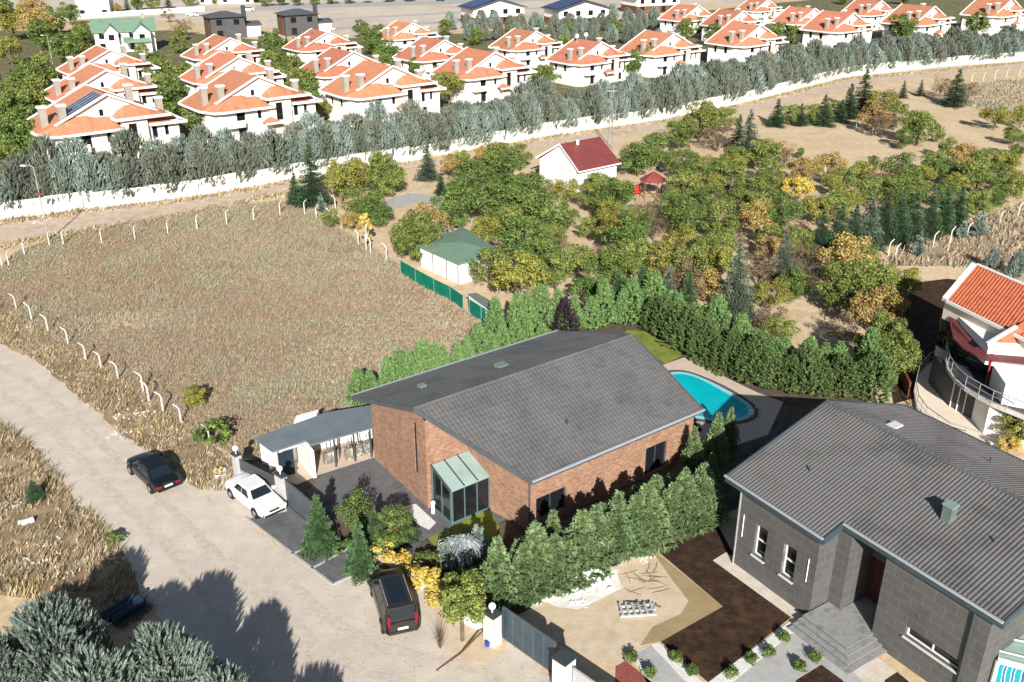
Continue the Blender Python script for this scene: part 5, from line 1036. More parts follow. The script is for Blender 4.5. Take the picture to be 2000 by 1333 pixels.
# ---------------- the long white wall ----------------
bw = thing('boundary_wall', 'long white stepped boundary wall in front of the blue conifers', 'wall', G(560, 352))
wp = [G(*p) for p in [(-300, 474), (0, 430), (93, 418), (186, 406), (290, 394), (400, 381), (480, 366), (560, 351), (680, 333), (800, 315), (930, 290), (1060, 267), (1180, 249), (1300, 232), (1375, 217), (1450, 201), (1550, 175), (1650, 151), (1755, 139), (1860, 128), (1940, 123), (2010, 119), (2300, 100)]]
mb = MB(); cp_ = MB()
for i, (a, b) in enumerate(zip(wp, wp[1:])):
    h = 2.05 + .12 * ((i * 37) % 3 - 1); mb.beam((*a, h / 2), (*b, h / 2), .24, h); cp_.beam((*a, h + .035), (*b, h + .035), .32, .07); L_ = hypot(b[0] - a[0], b[1] - a[1])
    for j in range(int(L_ / 4)): p = lerp(a, b, (j + .5) * 4 / L_); mb.box((*p, (h - .02) / 2), (.34, .34, h - .02), atan2(b[1] - a[1], b[0] - a[0]))
mb.build('wall', fine(mat('weathered_white', [(.60, .57, .50), (.76, .74, .68), (.70, .67, .60)], .35, .9), [(.85, .83, .8), (1.05, 1.05, 1.05)], 1.4, .7), bw); cp_.build('coping', m_trim, bw)

# ---------------- cottage, gazebo, sheds, net fence ----------------
ct = thing('cottage', 'small white cottage with a maroon gable roof in the orchard', 'cottage', G(1130, 360))
zc1, zc2 = 3.1, 4.9
gl, gr, ap, br_, ab = G(1046, 309, zc1), G(1130, 337, zc1), G(1092, 282, zc2), G(1210, 320, zc1), G(1172, 267, zc2)
rv = (ab[0] - ap[0], ab[1] - ap[1]); bl_ = add2(gl, rv)
gr2 = add2(gr, rv); 
MB().slab([(*gr, zc1), (*gr2, zc1), (*ab, zc2), (*ap, zc2)], .14).slab([(*ap, zc2), (*ab, zc2), (*bl_, zc1), (*gl, zc1)], .14).build('roof', m_maroon, ct)
mb = MB(); n1 = lerp(gl, gr, .06); n2 = lerp(gl, gr, .95); k1, k2 = add2(n1, rv, .95), add2(n2, rv, .95); am = add2(ap, rv, .04); n1 = add2(n1, rv, .04); n2 = add2(n2, rv, .04)
for p, q in ((n1, n2), (n2, k2), (k2, k1), (k1, n1)): mb.wall(p, q, 0, lambda x, y: zc1 - .05, 20)
mb.add([(*n1, zc1 - .05), (*n2, zc1 - .05), (*am, zc2 - .2)], [(0, 1, 2)]); mb.build('wall', m_wht, ct)
mb = MB(); mb.beam((*gl, zc1), (*ap, zc2), .14, .2).beam((*ap, zc2), (*gr, zc1), .14, .2).beam((*gr, zc1), (*gr2, zc1), .14, .16); mb.build('fascia', m_trim, ct)
p = lerp(ap, ab, .35); p = (p[0] + .5, p[1] - .8); c = MB(); c.tube([(*p, 4.3), (*p, 5.3)], .22, 8); c.build('chimney', m_trim, ct)
mb = MB(); p, q = lerp(n2, k2, .3), lerp(n2, k2, .5); mb.slab([(p[0], p[1] - .05, 2.2), (q[0], q[1] - .05, 2.2), (q[0], q[1], 2.2), (p[0], p[1], 2.2)], 1.2); mb.build('window', m_dgl, ct)
gz_ = thing('gazebo', 'small wooden gazebo with maroon hip roof right of the cottage', 'gazebo', G(1275, 385)); x, y = G(1275, 385); mb = MB()
R2 = 2.0; cs = [(x + R2 * cos(a), y + R2 * sin(a)) for a in (radians(40 + 60 * k) for k in range(6))]
mb.add([*[(*p, 2.3) for p in cs], (x, y, 3.5)], [(i, (i + 1) % 6, 6) for i in range(6)] + [(5, 4, 3, 2, 1, 0)]); mb.build('roof', m_maroon, gz_)
mb = MB()
for p in cs: q = lerp((x, y), p, .85); mb.box((*q, 1.15), (.12, .12, 2.3))
mb.build('post', m_brown, gz_); mb = MB()
for a, b in zip(cs, cs[1:]): mb.beam((*lerp((x, y), a, .85), .8), (*lerp((x, y), b, .85), .8), .05, .1)
mb.build('railing', m_brown, gz_)
xr, yr = G(1243, 382); s = thing('red_swing', 'red garden swing seat beside the gazebo', 'swing', (xr, yr)); MB().box((xr, yr, .5), (1.5, .6, .2), .4).box((xr, yr + .3, .9), (1.5, .12, .8), .4).build('seat', mat('red_cloth', [(.5, .03, .03)]), s); MB().beam((xr - .9, yr, 0), (xr - .9, yr, 1.7), .06, .06).beam((xr + .9, yr, 0), (xr + .9, yr, 1.7), .06, .06).beam((xr - .9, yr, 1.7), (xr + .9, yr, 1.7), .06, .06).build('frame', m_frame, s)
gs = thing('green_roof_shed', 'white hut with a flat pyramid green metal roof beside the green net fence', 'hut', G(895, 540))
zs_ = 2.35; q = gp([(813, 479), (896, 516), (984, 494), (905, 444)], zs_); cx_ = sum(p[0] for p in q) / 4; cy_ = sum(p[1] for p in q) / 4
mb = MB(); mb.add([*[(*p, zs_) for p in q], (cx_, cy_, zs_ + .55), *[(*p, zs_ - .12) for p in q]], [(0, 1, 4), (1, 2, 4), (2, 3, 4), (3, 0, 4), (0, 5, 6, 1), (1, 6, 7, 2), (2, 7, 8, 3), (3, 8, 5, 0), (8, 7, 6, 5)]); mb.build('roof', m_green, gs)
mb = MB(); w_ = [lerp((cx_, cy_), p, .93) for p in q]
w_[2] = lerp(w_[1], w_[2], .82); w_[3] = lerp(w_[0], w_[3], .82)
for a, b in zip(w_, w_[1:] + w_[:1]): mb.wall(a, b, 0, lambda x, y: zs_ - .1, 20)
mb.build('wall', m_wht, gs)
mb = MB()
for t in (.02, .35, .7, .98): p = lerp(w_[0], w_[1], t); mb.box((p[0] - .03, p[1] - .04, 1.12), (.07, .07, 2.2))
mb.build('corner_strip', m_fascia, gs)
sh = thing('tool_shed', 'small white shed with sloping grey-green roof at the end of the net fence', 'shed', G(950, 628)); q = gp([(913, 575), (958, 607), (980, 600), (930, 573)], 1.7)
MB().slab([(*p, 1.75) for p in q], .1).build('roof', mat('dull_green', [(.16, .19, .16)]), sh); mb = MB(); w_ = [lerp(lerp(q[0], q[2], .5), p, .93) for p in q]
for a, b in zip(w_, w_[1:] + w_[:1]): mb.wall(a, b, 0, lambda x, y: 1.66, 20)
mb.build('wall', m_wht, sh)
nf = thing('net_fence', 'green shade-net fence beside the green-roofed hut', 'fence', G(845, 570)); pts = gp([(783, 535), (812, 552), (848, 572), (880, 588), (905, 606)]); pts2 = gp([(917, 613), (940, 628), (957, 636)])
m_net = mat('green_net', [(.0, .13, .08), (.0, .20, .12)], 1.2, .8)
mb = MB()
for P2 in (pts, pts2):
    for a, b in zip(P2, P2[1:]): mb.beam((*a, .75), (*b, .75), .03, 1.45)
mb.build('net', m_net, nf); mb = MB()
for p in pts + pts2: mb.tube([(*p, 0), (*p, 1.6)], .04, 6)
mb.build('stake', m_metal, nf)
# low brown gate in the orchard entrance path
sheet('orchard_path', gp([(745, 395), (800, 378), (870, 385), (885, 420), (870, 470), (840, 470), (860, 420), (820, 395), (760, 412)]), .012, m_paveL)

# ---------------- distant houses ----------------
def simple_house(name, label, cat, px, py, w_, d, h, rh, wallm, roofm, rzd=38, ridge='x', lower=None, ov=.6, wins=4, cars=None):
    x, y = G(px, py); o = thing(name, label, cat, (x, y), radians(rzd), world=False); mb = MB()
    for a, b in (((0, 0), (w_, 0)), ((w_, 0), (w_, d)), ((w_, d), (0, d)), ((0, d), (0, 0))): mb.wall(a, b, (2.6 if lower else 0), lambda x, y: h, 30)
    if ridge == 'x': mb.add([(0, 0, h), (0, d, h), (0, d / 2, h + rh * .95), (w_, 0, h), (w_, d, h), (w_, d / 2, h + rh * .95)], [(1, 0, 2), (3, 4, 5)])
    elif ridge == 'y': mb.add([(0, 0, h), (w_, 0, h), (w_ / 2, 0, h + rh * .95), (0, d, h), (w_, d, h), (w_ / 2, d, h + rh * .95)], [(0, 1, 2), (4, 3, 5)])
    mb.build('wall', wallm, o)
    if lower:
        mb = MB(); mb.prism([(-.1, -.1), (w_ + .1, -.1), (w_ + .1, d + .1), (-.1, d + .1)], 0, 2.6); mb.build('lower_wall', lower, o)
    mb = MB(); s = rh / (d / 2 if ridge == 'x' else w_ / 2) * ov
    if ridge == 'x': mb.slab([(-ov, -ov, h - s), (w_ + ov, -ov, h - s), (w_ + ov, d / 2, h + rh), (-ov, d / 2, h + rh)], .22).slab([(w_ + ov, d + ov, h - s), (-ov, d + ov, h - s), (-ov, d / 2, h + rh), (w_ + ov, d / 2, h + rh)], .22)
    elif ridge == 'y': mb.slab([(-ov, d + ov, h - s), (-ov, -ov, h - s), (w_ / 2, -ov, h + rh), (w_ / 2, d + ov, h + rh)], .22).slab([(w_ + ov, -ov, h - s), (w_ + ov, d + ov, h - s), (w_ / 2, d + ov, h + rh), (w_ / 2, -ov, h + rh)], .22)
    elif ridge == 'hip': k = min(w_, d) / 2; mb.add([(-ov, -ov, h), (w_ + ov, -ov, h), (w_ + ov, d + ov, h), (-ov, d + ov, h), (k, d / 2, h + rh), (w_ - k + .01, d / 2, h + rh)], [(0, 1, 5, 4), (1, 2, 5), (2, 3, 4, 5), (3, 0, 4), (3, 2, 1, 0)])
    else: mb.prism([(-ov, -ov), (w_ + ov, -ov), (w_ + ov, d + ov), (-ov, d + ov)], h, h + .3)
    mb.build('roof', roofm, o)
    for i in range(wins):
        u = w_ * (i + .5) / wins; MB().box((u, -.06, h - 1.4), (min(1.6, w_ / wins * .5), .1, 1.5)).build('window', m_dgl, o)
        if h > 4.5 and i % 2 == 0: MB().box((u, -.16 if lower else -.06, 1.4), (1.6, .1, 1.9)).build('window', m_dgl, o)
    return o
gh2 = simple_house('green_roof_house', 'white house with green gabled roof behind the first villas', 'house', 190, 104, 15, 9, 5.6, 2.6, m_wht, m_green, 20)
for x, y, wd in ((4.2, -2.2, 3.4), (11.8, -3.2, 4.2)):
    mb = MB(); mb.prism([(x - wd / 2, y), (x + wd / 2, y), (x + wd / 2, .5), (x - wd / 2, .5)], 0, 5.2); mb.add([(x - wd / 2, y, 5.2), (x + wd / 2, y, 5.2), (x, y, 7)], [(0, 1, 2)]); mb.build('gable_bay', m_wht, gh2)
    MB().slab([(x - wd / 2 - .4, 1.5, 5.0), (x - wd / 2 - .4, y - .4, 5.0), (x, y - .4, 7.2), (x, 3.5, 7.2)], .2).slab([(x + wd / 2 + .4, y - .4, 5.0), (x + wd / 2 + .4, 1.5, 5.0), (x, 3.5, 7.2), (x, y - .4, 7.2)], .2).build('gable_roof', m_green, gh2)
    MB().box((x, y - .05, 4.0), (1.4, .1, 1.4)).build('window', m_dgl, gh2)
MB().slab([(7, -4.2, 2.9), (13.6, -4.2, 2.9), (13.6, -3.2, 3.9), (7, -1.5, 3.9)], .2).build('porch_roof', m_green, gh2); MB().box((12.6, 4.5, 8.2), (.9, .9, 2.4)).build('chimney', m_chim, gh2)
for i, (px, py, l) in enumerate([(415, 78, 'dark modern house with shallow roof, left of the two'), (560, 72, 'dark modern house with brown side panel and tall chimney, right of the two')]):
    o = simple_house('modern_house', l, 'house', px, py, 10, 8, 6.0, 1.4, m_dkwall, m_fascia, 30, 'hip', None, .9, 2); MB().box((-.08, 4, 3), (.12, 3.4, 5.6)).build('side_panel', m_brown, o); MB().box((11.5, 6, 4), (1.1, 1.1, 9)).build('chimney', m_frame, o)
    mb = MB(); mb.prism([(10.02, 2), (15, 2), (15, 8), (10.02, 8)], 0, 3.2); mb.build('garage', m_wht, o); MB().slab([(9.7, 1.5, 3.3), (15.5, 1.5, 3.3), (15.5, 5, 4.2), (9.7, 5, 4.2)], .2).slab([(15.5, 8.5, 3.3), (9.7, 8.5, 3.3), (9.7, 5, 4.2), (15.5, 5, 4.2)], .2).build('garage_roof', m_fascia, o)
for i, (px, py, l) in enumerate([(925, 52, 'dark solar-roofed house with white gables, leftmost of the three'), (1092, 55, 'dark solar-roofed house with brick ground floor, middle of the three'), (1243, 28, 'dark-roofed brick and white house, rightmost of the three')]):
    o = simple_house('gabled_house', l, 'house', px, py, 18, 11, 5.6, 2.4, m_wht, m_fascia, 24, 'y', m_brown, 1.0, 4)
    MB().slab([(-.4, 10.8, 5.72), (-.4, .3, 5.72), (8.4, .3, 8.15), (8.4, 10.8, 8.15)], .05).slab([(18.4, .3, 5.72), (18.4, 10.8, 5.72), (9.6, 10.8, 8.15), (9.6, .3, 8.15)], .05).build('solar_panel', m_solar, o)
simple_house('white_building', 'white modern building cut by the top edge at the left', 'building', 152, 34, 11, 9, 8.5, 0, m_wht, m_trim, 12, 'flat', None, .3, 3)
simple_house('white_building', 'low white building partly hidden by trees at the top edge', 'building', 385, 8, 22, 9, 6.0, 0, m_wht, m_fascia, 8, 'flat', None, .3, 5)
fw2 = thing('far_wall', 'low white wall across the bare land at the top left', 'wall', G(200, 40)); mb = MB(); pts = gp([(120, 40), (260, 30), (400, 22)])
for a, b in zip(pts, pts[1:]): mb.beam((*a, .8), (*b, .8), .3, 1.6)
mb.build('wall', m_wht, fw2)

# ---------------- concrete fence posts with bent tops ----------------
pp = thing('concrete_post', '', 'post', world=False); MB().tube([(0, 0, -.05), (0, 0, 1.25), (-.10, .0, 1.45), (-.42, 0, 1.72)], [.075, .065, .06, .05], 4).build('post', m_concr, pp); PROTOS.append(pp)
def posts(lst, group, fmt, rzd, h=1.0):
    for i, (px, py) in enumerate(lst): place(pp, G(px, py), radians(rzd) + RND.uniform(-.15, .15), h * RND.uniform(.94, 1.06), fmt.format(ordw(i + 1)), group)
posts([(4, 520), (32, 604), (62, 626), (94, 648), (133, 672), (168, 703), (198, 720), (231, 742), (280, 765), (291, 784), (319, 805), (354, 828), (410, 868)], 'bent concrete posts along the road side of the meadow', 'bent concrete post, {} from the left along the road side of the meadow', 8)
posts([(18, 520), (48, 498), (97, 480), (124, 478), (199, 475), (264, 468), (328, 456), (385, 448), (443, 438), (496, 430), (547, 420), (595, 418), (618, 428)], 'bent concrete posts along the back track side of the meadow', 'pale concrete post, {} from the left along the back track edge', 150, 1.05)
posts([(655, 408), (645, 436), (668, 450), (700, 478), (724, 494), (755, 508)], 'posts between the meadow and the orchard', 'bent post, {} from the top on the meadow-orchard edge', -20, 1.05)
posts([(1748, 508), (1822, 484), (1855, 476), (1888, 466), (1952, 440), (1988, 424), (1735, 500)], 'posts at the right edge of the orchard', 'orchard edge post, {} counted rightward from the row of spruces', 200, 1.1)
posts([(1897, 160), (1920, 158), (1942, 155), (1965, 152), (1990, 150)], 'posts at the upper right track', 'upper right trackside post, {} from the left', 150, 1.2)
posts([(1639, 240), (1672, 250), (1704, 262), (1592, 335), (1611, 338)], 'posts in the upper orchard', 'upper orchard post near the tall spruces, {} from the left', 90, .9)

# ---------------- lamps and pylon ----------------
def lamp(px, py, h, lean, label, arm=.9, name='street_lamp'):
    x, y = G(px, py); o = thing(name, label, 'street lamp', (x, y)); MB().tube([(x, y, 0), (x + lean * .3, y, h * .5), (x + lean, y, h)], [.10, .08, .05], 8).build('pole', m_metal, o)
    k = MB(); k.tube([(x + lean, y, h), (x + lean - arm * .6, y + .1, h + .25), (x + lean - arm, y + .1, h + .2)], [.04, .035, .03], 6); a = k.build('arm', m_metal, o); MB().box((x + lean - arm - .25, y + .1, h + .2), (.6, .22, .12)).build('lamp_head', m_trim, a); return o
l1 = lamp(96, 471, 8.6, 0, 'tall metal street lamp beside the back track at the left')
x, y = G(96, 471); MB().tube([(x, y, 5.4), (x, y, 5.9)], .12, 8).build('red_band', mat('red_paint', [(.5, .04, .03)]), l1)
lamp(108, 152, 9, 0, 'distant street lamp rising from the trees left of the first villas'); lamp(353, 24, 8, 0, 'far thin street lamp at the top left beside the bare land'); lamp(590, 14, 7, 0, 'far thin street lamp above the dark modern houses'); lamp(1290, 2, 8, 0, 'far thin street lamp at the top edge beside the dark gabled houses')
py_ = thing('lattice_pole', 'tall lattice power pole behind the cottage', 'power pole', G(1191, 290)); x, y = G(1191, 290); mb = MB(); H_ = 9.0
for sx_, sy_ in ((-1, -1), (1, -1), (1, 1), (-1, 1)): mb.beam((x + sx_ * .35, y + sy_ * .35, 0), (x + sx_ * .12, y + sy_ * .12, H_), .06, .06)
for k in range(14):
    z0, z1 = H_ * k / 14, H_ * (k + 1) / 14; w0_, w1_ = .35 - .23 * k / 14, .35 - .23 * (k + 1) / 14
    mb.beam((x - w0_, y - w0_, z0), (x + w1_, y - w1_, z1), .035, .035).beam((x + w0_, y + w0_, z0), (x + w1_, y - w1_, z1), .035, .035).beam((x - w0_, y - w0_, z0), (x - w1_, y + w1_, z1), .035, .035)
mb.build('lattice', m_metal, py_); MB().box((x, y, H_), (1.6, .1, .1)).build('crossarm', m_metal, py_)
for i, (px, py, h) in enumerate([(726, 285, 4.5), (1118, 300, 4.0)]):
    x, y = G(px, py); o = thing('short_pole', ['slim pale pole in front of the blue conifers above the meadow corner', 'slim pale pole on the track left of the cottage roof'][i], 'pole', (x, y)); MB().tube([(x, y, 0), (x, y, h)], .05, 6).build('pole', m_metal, o)

# ---------------- cars ----------------
m_blk = mat('black_paint', [(.008, .010, .014)], rough=.16, spec=.6); m_wcar = mat('white_paint', [(.78, .79, .80)], rough=.22, spec=.5); m_dkv = mat('dark_brown_paint', [(.030, .026, .026)], rough=.22, spec=.6)
m_tyre = mat('tyre', [(.012, .012, .012)], rough=.85); m_rim = mat('rim', [(.5, .5, .52)], rough=.3, metal=.8); m_cgl = glass('car_glass', (.012, .02, .028), .05)
m_redl = mat('tail_lamp', [(.22, .012, .02)], rough=.2); m_hl = mat('head_lamp', [(.7, .72, .75)], rough=.1); m_blackp = mat('black_plastic', [(.02, .02, .02)], rough=.6)
def car(name, label, cat, loc, ang, L, Wd, H, belt, st, cab, paint, roofglass=False, van=False, wheel=.32, wb=(.18, .80)):
    """st: (x, top z, half width, bottom z) stations rear -> front; cab: rear base, rear roof, front roof, windscreen base (x)"""
    c = thing(name, label, cat, loc, ang, world=False); mb = MB(); N_ = 0; rings = []
    for x, zt, hw, zb in st:
        rings.append([(x, -hw * .90, zb), (x, -hw * .99, zb + .14), (x, -hw, (zb + zt) * .5), (x, -hw * .965, zt - .10), (x, -hw * .86, zt - .015), (x, -hw * .45, zt + .02), (x, 0, zt + .03), (x, hw * .45, zt + .02), (x, hw * .86, zt - .015), (x, hw * .965, zt - .10), (x, hw, (zb + zt) * .5), (x, hw * .99, zb + .14), (x, hw * .90, zb)])
    k = 13
    for r in rings: mb.v += r
    for i in range(len(rings) - 1):
        for j in range(k): a, b = i * k + j, i * k + (j + 1) % k; mb.f.append((a, b, b + k, a + k))
    mb.f.append(tuple(range(k))); mb.f.append(tuple(range((len(rings) - 1) * k, len(rings) * k))[::-1])
    o = mb.build('body', paint, c, smooth=True)
    m_ = o.modifiers.new('sub', 'SUBSURF'); m_.levels = m_.render_levels = 2
    # cabin
    hw = Wd / 2; b0, t0, t1, b1 = cab; zb = belt - .03; yb, yt = hw * .90, hw * .68
    def ring(z, f):  # f 0 at belt, 1 at roof
        xr, xf, yy = b0 + (t0 - b0) * f, b1 + (t1 - b1) * f, yb + (yt - yb) * f
        return [(xr, -yy * .93, z), (xr + .10, -yy, z), (xf - .10, -yy, z), (xf, -yy * .90, z), (xf + .05, 0, z), (xf, yy * .90, z), (xf - .10, yy, z), (xr + .10, yy, z), (xr, yy * .93, z), (xr - .04, 0, z)]
    fs = [0, .3, .6, .88, .97, 1.0]; cb = MB()
    for f in fs: cb.v += ring(zb + (H - zb) * (f if f < .97 else (.985 if f < 1 else 1)), min(f, .9) + (0 if f <= .9 else 0) if f < .97 else (.93 if f < 1 else 1.02 - .0))
    q = 10
    for i in range(len(fs) - 1):
        for j in range(q): a, b = i * q + j, i * q + (j + 1) % q; cb.f.append((a, b, b + q, a + q))
    cb.f.append(tuple(range((len(fs) - 1) * q, len(fs) * q)))
    cabn = cb.build('cabin', paint, c, smooth=False)
    def panel(corner, name, mm=m_cgl):  # corner: (x, side(-1..1), f)
        v = []
        for x, s, f in corner: v.append((x, s * (yb + (yt - yb) * f), zb + (H - zb) * f))
        return v
    def sx(f, x0, x1): return x0 + (x1 - x0) * f
    e = .012; lo, hi = .10, .84
    w_ = MB(); yl = lambda f: (yb + (yt - yb) * f)
    w_.quad((sx(lo, b1, t1) + e + .02, -yl(lo) * .84, zb + (H - zb) * lo), (sx(lo, b1, t1) + e + .02, yl(lo) * .84, zb + (H - zb) * lo), (sx(hi, b1, t1) + e + .02, yl(hi) * .84, zb + (H - zb) * hi), (sx(hi, b1, t1) + e + .02, -yl(hi) * .84, zb + (H - zb) * hi))
    w_.v = [(x + (.03 if abs(y) < .1 else 0), y, z) for x, y, z in w_.v]; ws = [list(p) for p in w_.v]
    for p in ws: p[0] += .03
    w2_ = MB(); w2_.v = [tuple(p) for p in ws]; w2_.f = w_.f; w2_.build('windscreen', m_cgl, c)
    rz_ = MB(); xr = lambda f: sx(f, b0, t0) - e - .04
    lo2 = .18 if van else .08
    rz_.quad((xr(lo2), yl(lo2) * .84, zb + (H - zb) * lo2), (xr(lo2), -yl(lo2) * .84, zb + (H - zb) * lo2), (xr(hi), -yl(hi) * .84, zb + (H - zb) * hi), (xr(hi), yl(hi) * .84, zb + (H - zb) * hi)); rz_.build('rear_window', m_cgl, c)
    for s in (-1, 1):
        lo, hi = .12, .80; xa, xb = sx(lo, b0, t0) + .22, sx(lo, b1, t1) - .22; xa2, xb2 = sx(hi, b0, t0) + .18, sx(hi, b1, t1) - .16; n_ = 3 if van else 2
        for i in range(n_):
            u0, u1 = i / n_ + (.015 if i else 0), (i + 1) / n_ - (.015 if i < n_ - 1 else 0); y0, y1 = s * (yl(lo) + .012), s * (yl(hi) + .012)
            z0, z1 = zb + (H - zb) * lo, zb + (H - zb) * hi
            sw = MB(); sw.quad((xa + (xb - xa) * u0, y0, z0), (xa + (xb - xa) * u1, y0, z0), (xa2 + (xb2 - xa2) * u1, y1, z1), (xa2 + (xb2 - xa2) * u0, y1, z1)); sw.build('side_window', m_cgl, c)
    for fx in wb:
        for s in (-1, 1):
            x = -L / 2 + L * fx; y = s * (hw - .10)
            MB().tube([(x, y - s * .12, wheel), (x, y + s * .115, wheel)], wheel + .055, 20).build('wheel_arch', m_blackp, c)
            t = MB(); t.tube([(x, y - s * .1, wheel), (x, y + s * .10, wheel), (x, y + s * .125, wheel)], [wheel, wheel, wheel * .9], 20); wo = t.build('wheel', m_tyre, c)
            r_ = MB(); r_.tube([(x, y + s * .10, wheel), (x, y + s * .135, wheel)], [wheel * .62, wheel * .55], 12)
            r_.build('rim', m_rim, wo)
    zr_, hr = st[0][1], st[0][2]; xrr = st[0][0]; xff = st[-1][0]
    for s in (-1, 1):
        MB().box((xrr + .05, s * hr * .82, zr_ - .16 if not van else zr_ + .12), (.16, .30 if not van else .12, .17 if not van else .62)).build('tail_light', m_redl, c)
        MB().box((xff - .03, s * st[-1][2] * .76, st[-1][1] - .10), (.14, .40, .15)).build('headlight', m_hl, c)
        mr_ = MB(); mr_.box((b1 - .35, s * (hw + .08), belt + .05), (.16, .2, .13)); mr_.build('mirror', paint, c)
    MB().box((xrr - .012, 0, st[0][1] - .20 if not van else .62), (.03, .5, .12)).build('number_plate', m_trim, c)
    MB().box((xff + .0, 0, st[-1][1] - .14), (.05, st[-1][2] * .85, .13)).build('grille', m_blackp, c)
    MB().box((xff - .0, 0, .36), (.08, st[-1][2] * 1.7, .12)).build('bumper', m_blackp if paint is not m_blk else paint, c); MB().box((xrr + .0, 0, .40), (.07, hr * 1.8, .14)).build('bumper', m_blackp if paint is m_wcar else paint, c)
    if roofglass: MB().box(((t0 + t1) / 2 + .05, 0, H + .008), ((t1 - t0) * .78, yt * 1.25, .012)).build('sunroof', m_cgl, c)
    if van:
        for s in (-1, 1): MB().beam((t0 + .2, s * yt * .93, H + .05), (t1 - .2, s * yt * .93, H + .05), .04, .04).build('roof_rail', m_metal, c)
    return c
def mid(a, b): return ((a[0] + b[0]) / 2, (a[1] + b[1]) / 2)
sed = [(-2.3, .80, .74, .38), (-2.2, .92, .82, .26), (-1.75, .97, .87, .20), (-1.2, .95, .885, .18), (-.2, .93, .895, .17), (.9, .93, .89, .18), (1.5, .88, .87, .20), (2.05, .78, .82, .24), (2.25, .66, .72, .34)]
bc = G(300, 934); cb_ = car('black_sedan', 'black sedan parked on the dirt road verge', 'car', bc, radians(180 - 47 + 0), 4.75, 1.80, 1.42, .92, [(x * 1.03, z, w_, b) for x, z, w_, b in sed], (-1.75, -1.0, .35, 1.15), m_blk)
wc_ = G(500, 982); cw_ = car('white_sedan', 'white boxy sedan parked in front of the grey pier', 'car', wc_, radians(-46), 4.55, 1.74, 1.40, .92, [(x, z, w_, b) for x, z, w_, b in [(-2.25, .82, .76, .36), (-2.2, .90, .82, .26), (-1.75, .95, .86, .2), (-1.2, .94, .87, .18), (-.2, .93, .875, .17), (.9, .92, .87, .18), (1.6, .88, .86, .2), (2.1, .82, .83, .24), (2.22, .74, .78, .34)]], (-1.35, -.85, .35, .95), m_wcar)
vc = G(770, 1188); cvn = car('dark_minivan', 'dark brown minivan with large black glass roof beside the driveway kerb', 'car', vc, radians(108), 4.6, 1.86, 1.68, 1.02, [(-2.25, .98, .80, .36), (-2.2, 1.04, .88, .24), (-1.4, 1.04, .92, .18), (0, 1.03, .93, .17), (.9, 1.02, .92, .18), (1.5, .96, .90, .2), (2.05, .82, .84, .24), (2.25, .66, .72, .34)], (-2.16, -1.95, .45, 1.35), m_dkv, True, True, .34)
cb_.scale = (1.06,) * 3; cw_.scale = (1.07,) * 3; cvn.scale = (1.10,) * 3
def small_car(px, py, rz, label, name, cat, truck=False):
    c = thing(name, label, cat, G(px, py), rz, world=False); MB().box((0, 0, .65), (4.4, 1.8, .8), 0, .94).build('body', m_wcar, c)
    if truck: MB().box((1.2, 0, 1.45), (1.5, 1.7, 1.0), 0, .85).build('cabin', m_wcar, c); MB().box((-1.0, 0, 1.15), (2.6, 1.7, .25)).build('load_bed', m_metal, c); MB().box((1.98, 0, 1.5), (.1, 1.4, .6)).build('windscreen', m_cgl, c)
    else: MB().box((-.1, 0, 1.25), (2.4, 1.6, .5), 0, .8).build('cabin', m_cgl, c); MB().box((-.1, 0, 1.52), (1.8, 1.25, .05)).build('roof', m_wcar, c)
    for x in (-1.4, 1.4):
        for s in (-1, 1): MB().tube([(x, s * .75, .33), (x, s * .92, .33)], .33, 12).build('wheel', m_tyre, c)
small_car(376, 32, 2.7, 'white pickup truck on the bare land at the top left', 'pickup_truck', 'truck', True); small_car(486, 22, .1, 'small white car far away at the top left beside a road', 'far_car', 'car')

# ---------------- the neighbour's court clutter ----------------
mb = MB(); rg = np.random.default_rng(4); x, y = G(1150, 1140)
nx_ = 16; vv = []
for i in range(nx_ + 1):
    for j in range(11): u, v_ = i / nx_ - .5, j / 10 - .5; r_ = hypot(u * 2, v_ * 2); vv.append((x + u * 2.6 + rg.normal(0, .03), y + v_ * 1.6 + u * .6, max(.04, 1.15 * (1 - r_ ** 2)) + rg.normal(0, .13)))
mb.add(vv, [(i * 11 + j, (i + 1) * 11 + j, (i + 1) * 11 + j + 1, i * 11 + j + 1) for i in range(nx_) for j in range(10)])
tag(mb.build('plastic_sheet', mat('dusty_plastic', [(.62, .62, .62)], rough=.4)), 'crumpled white plastic sheet heaped beside the sand court hedge', 'tarpaulin')
def rubble(name, label, cat, spots, n, sz, m, seed, spread=.5):  # touching heaps
    rg = random.Random(seed)
    for i, (px, py) in enumerate(spots):
        x, y = G(px, py); mb = MB()
        for k in range(n): mb.box((x + rg.gauss(0, spread), y + rg.gauss(0, spread * .7), sz * rg.uniform(.2, .7)), (sz * rg.uniform(.5, 1.6), sz * rg.uniform(.4, 1.2), sz * rg.uniform(.3, .9)), rg.random() * 3, rg.uniform(.6, .95))
        tag(mb.build(name, m), label[i], cat)
rubble('rubble_heap', ['white rubble heap left of the plastic sheet', 'broken white stones in front of the plastic sheet', 'pale debris near the end of the gravel strip'], 'rubble', [(1100, 1160), (1130, 1178), (1255, 1090)], 60, .10, m_white, 8, .3)
mb = MB(); x, y = G(1245, 1196)
for i in range(6): mb.box((x - .9 + i * .34, y + i * .02, .22), (.13, 1.0, .03), .1)
for j in (-.4, 0, .4): mb.box((x, y + j, .12), (2.0, .1, .12), .1)
tag(mb.build('pallet', m_pier), 'grey wooden pallet lying on the sand court', 'pallet')
mb = MB(); rg = random.Random(9)
for i in range(9): x, y = G(1245 + rg.uniform(-25, 20), 1184 + rg.uniform(-5, 8)); a = rg.gauss(0, .35); mb.beam((x, y, .05 + i * .02), (x + .9 * cos(a), y + .9 * sin(a), .06 + i * .02), .06, .04)
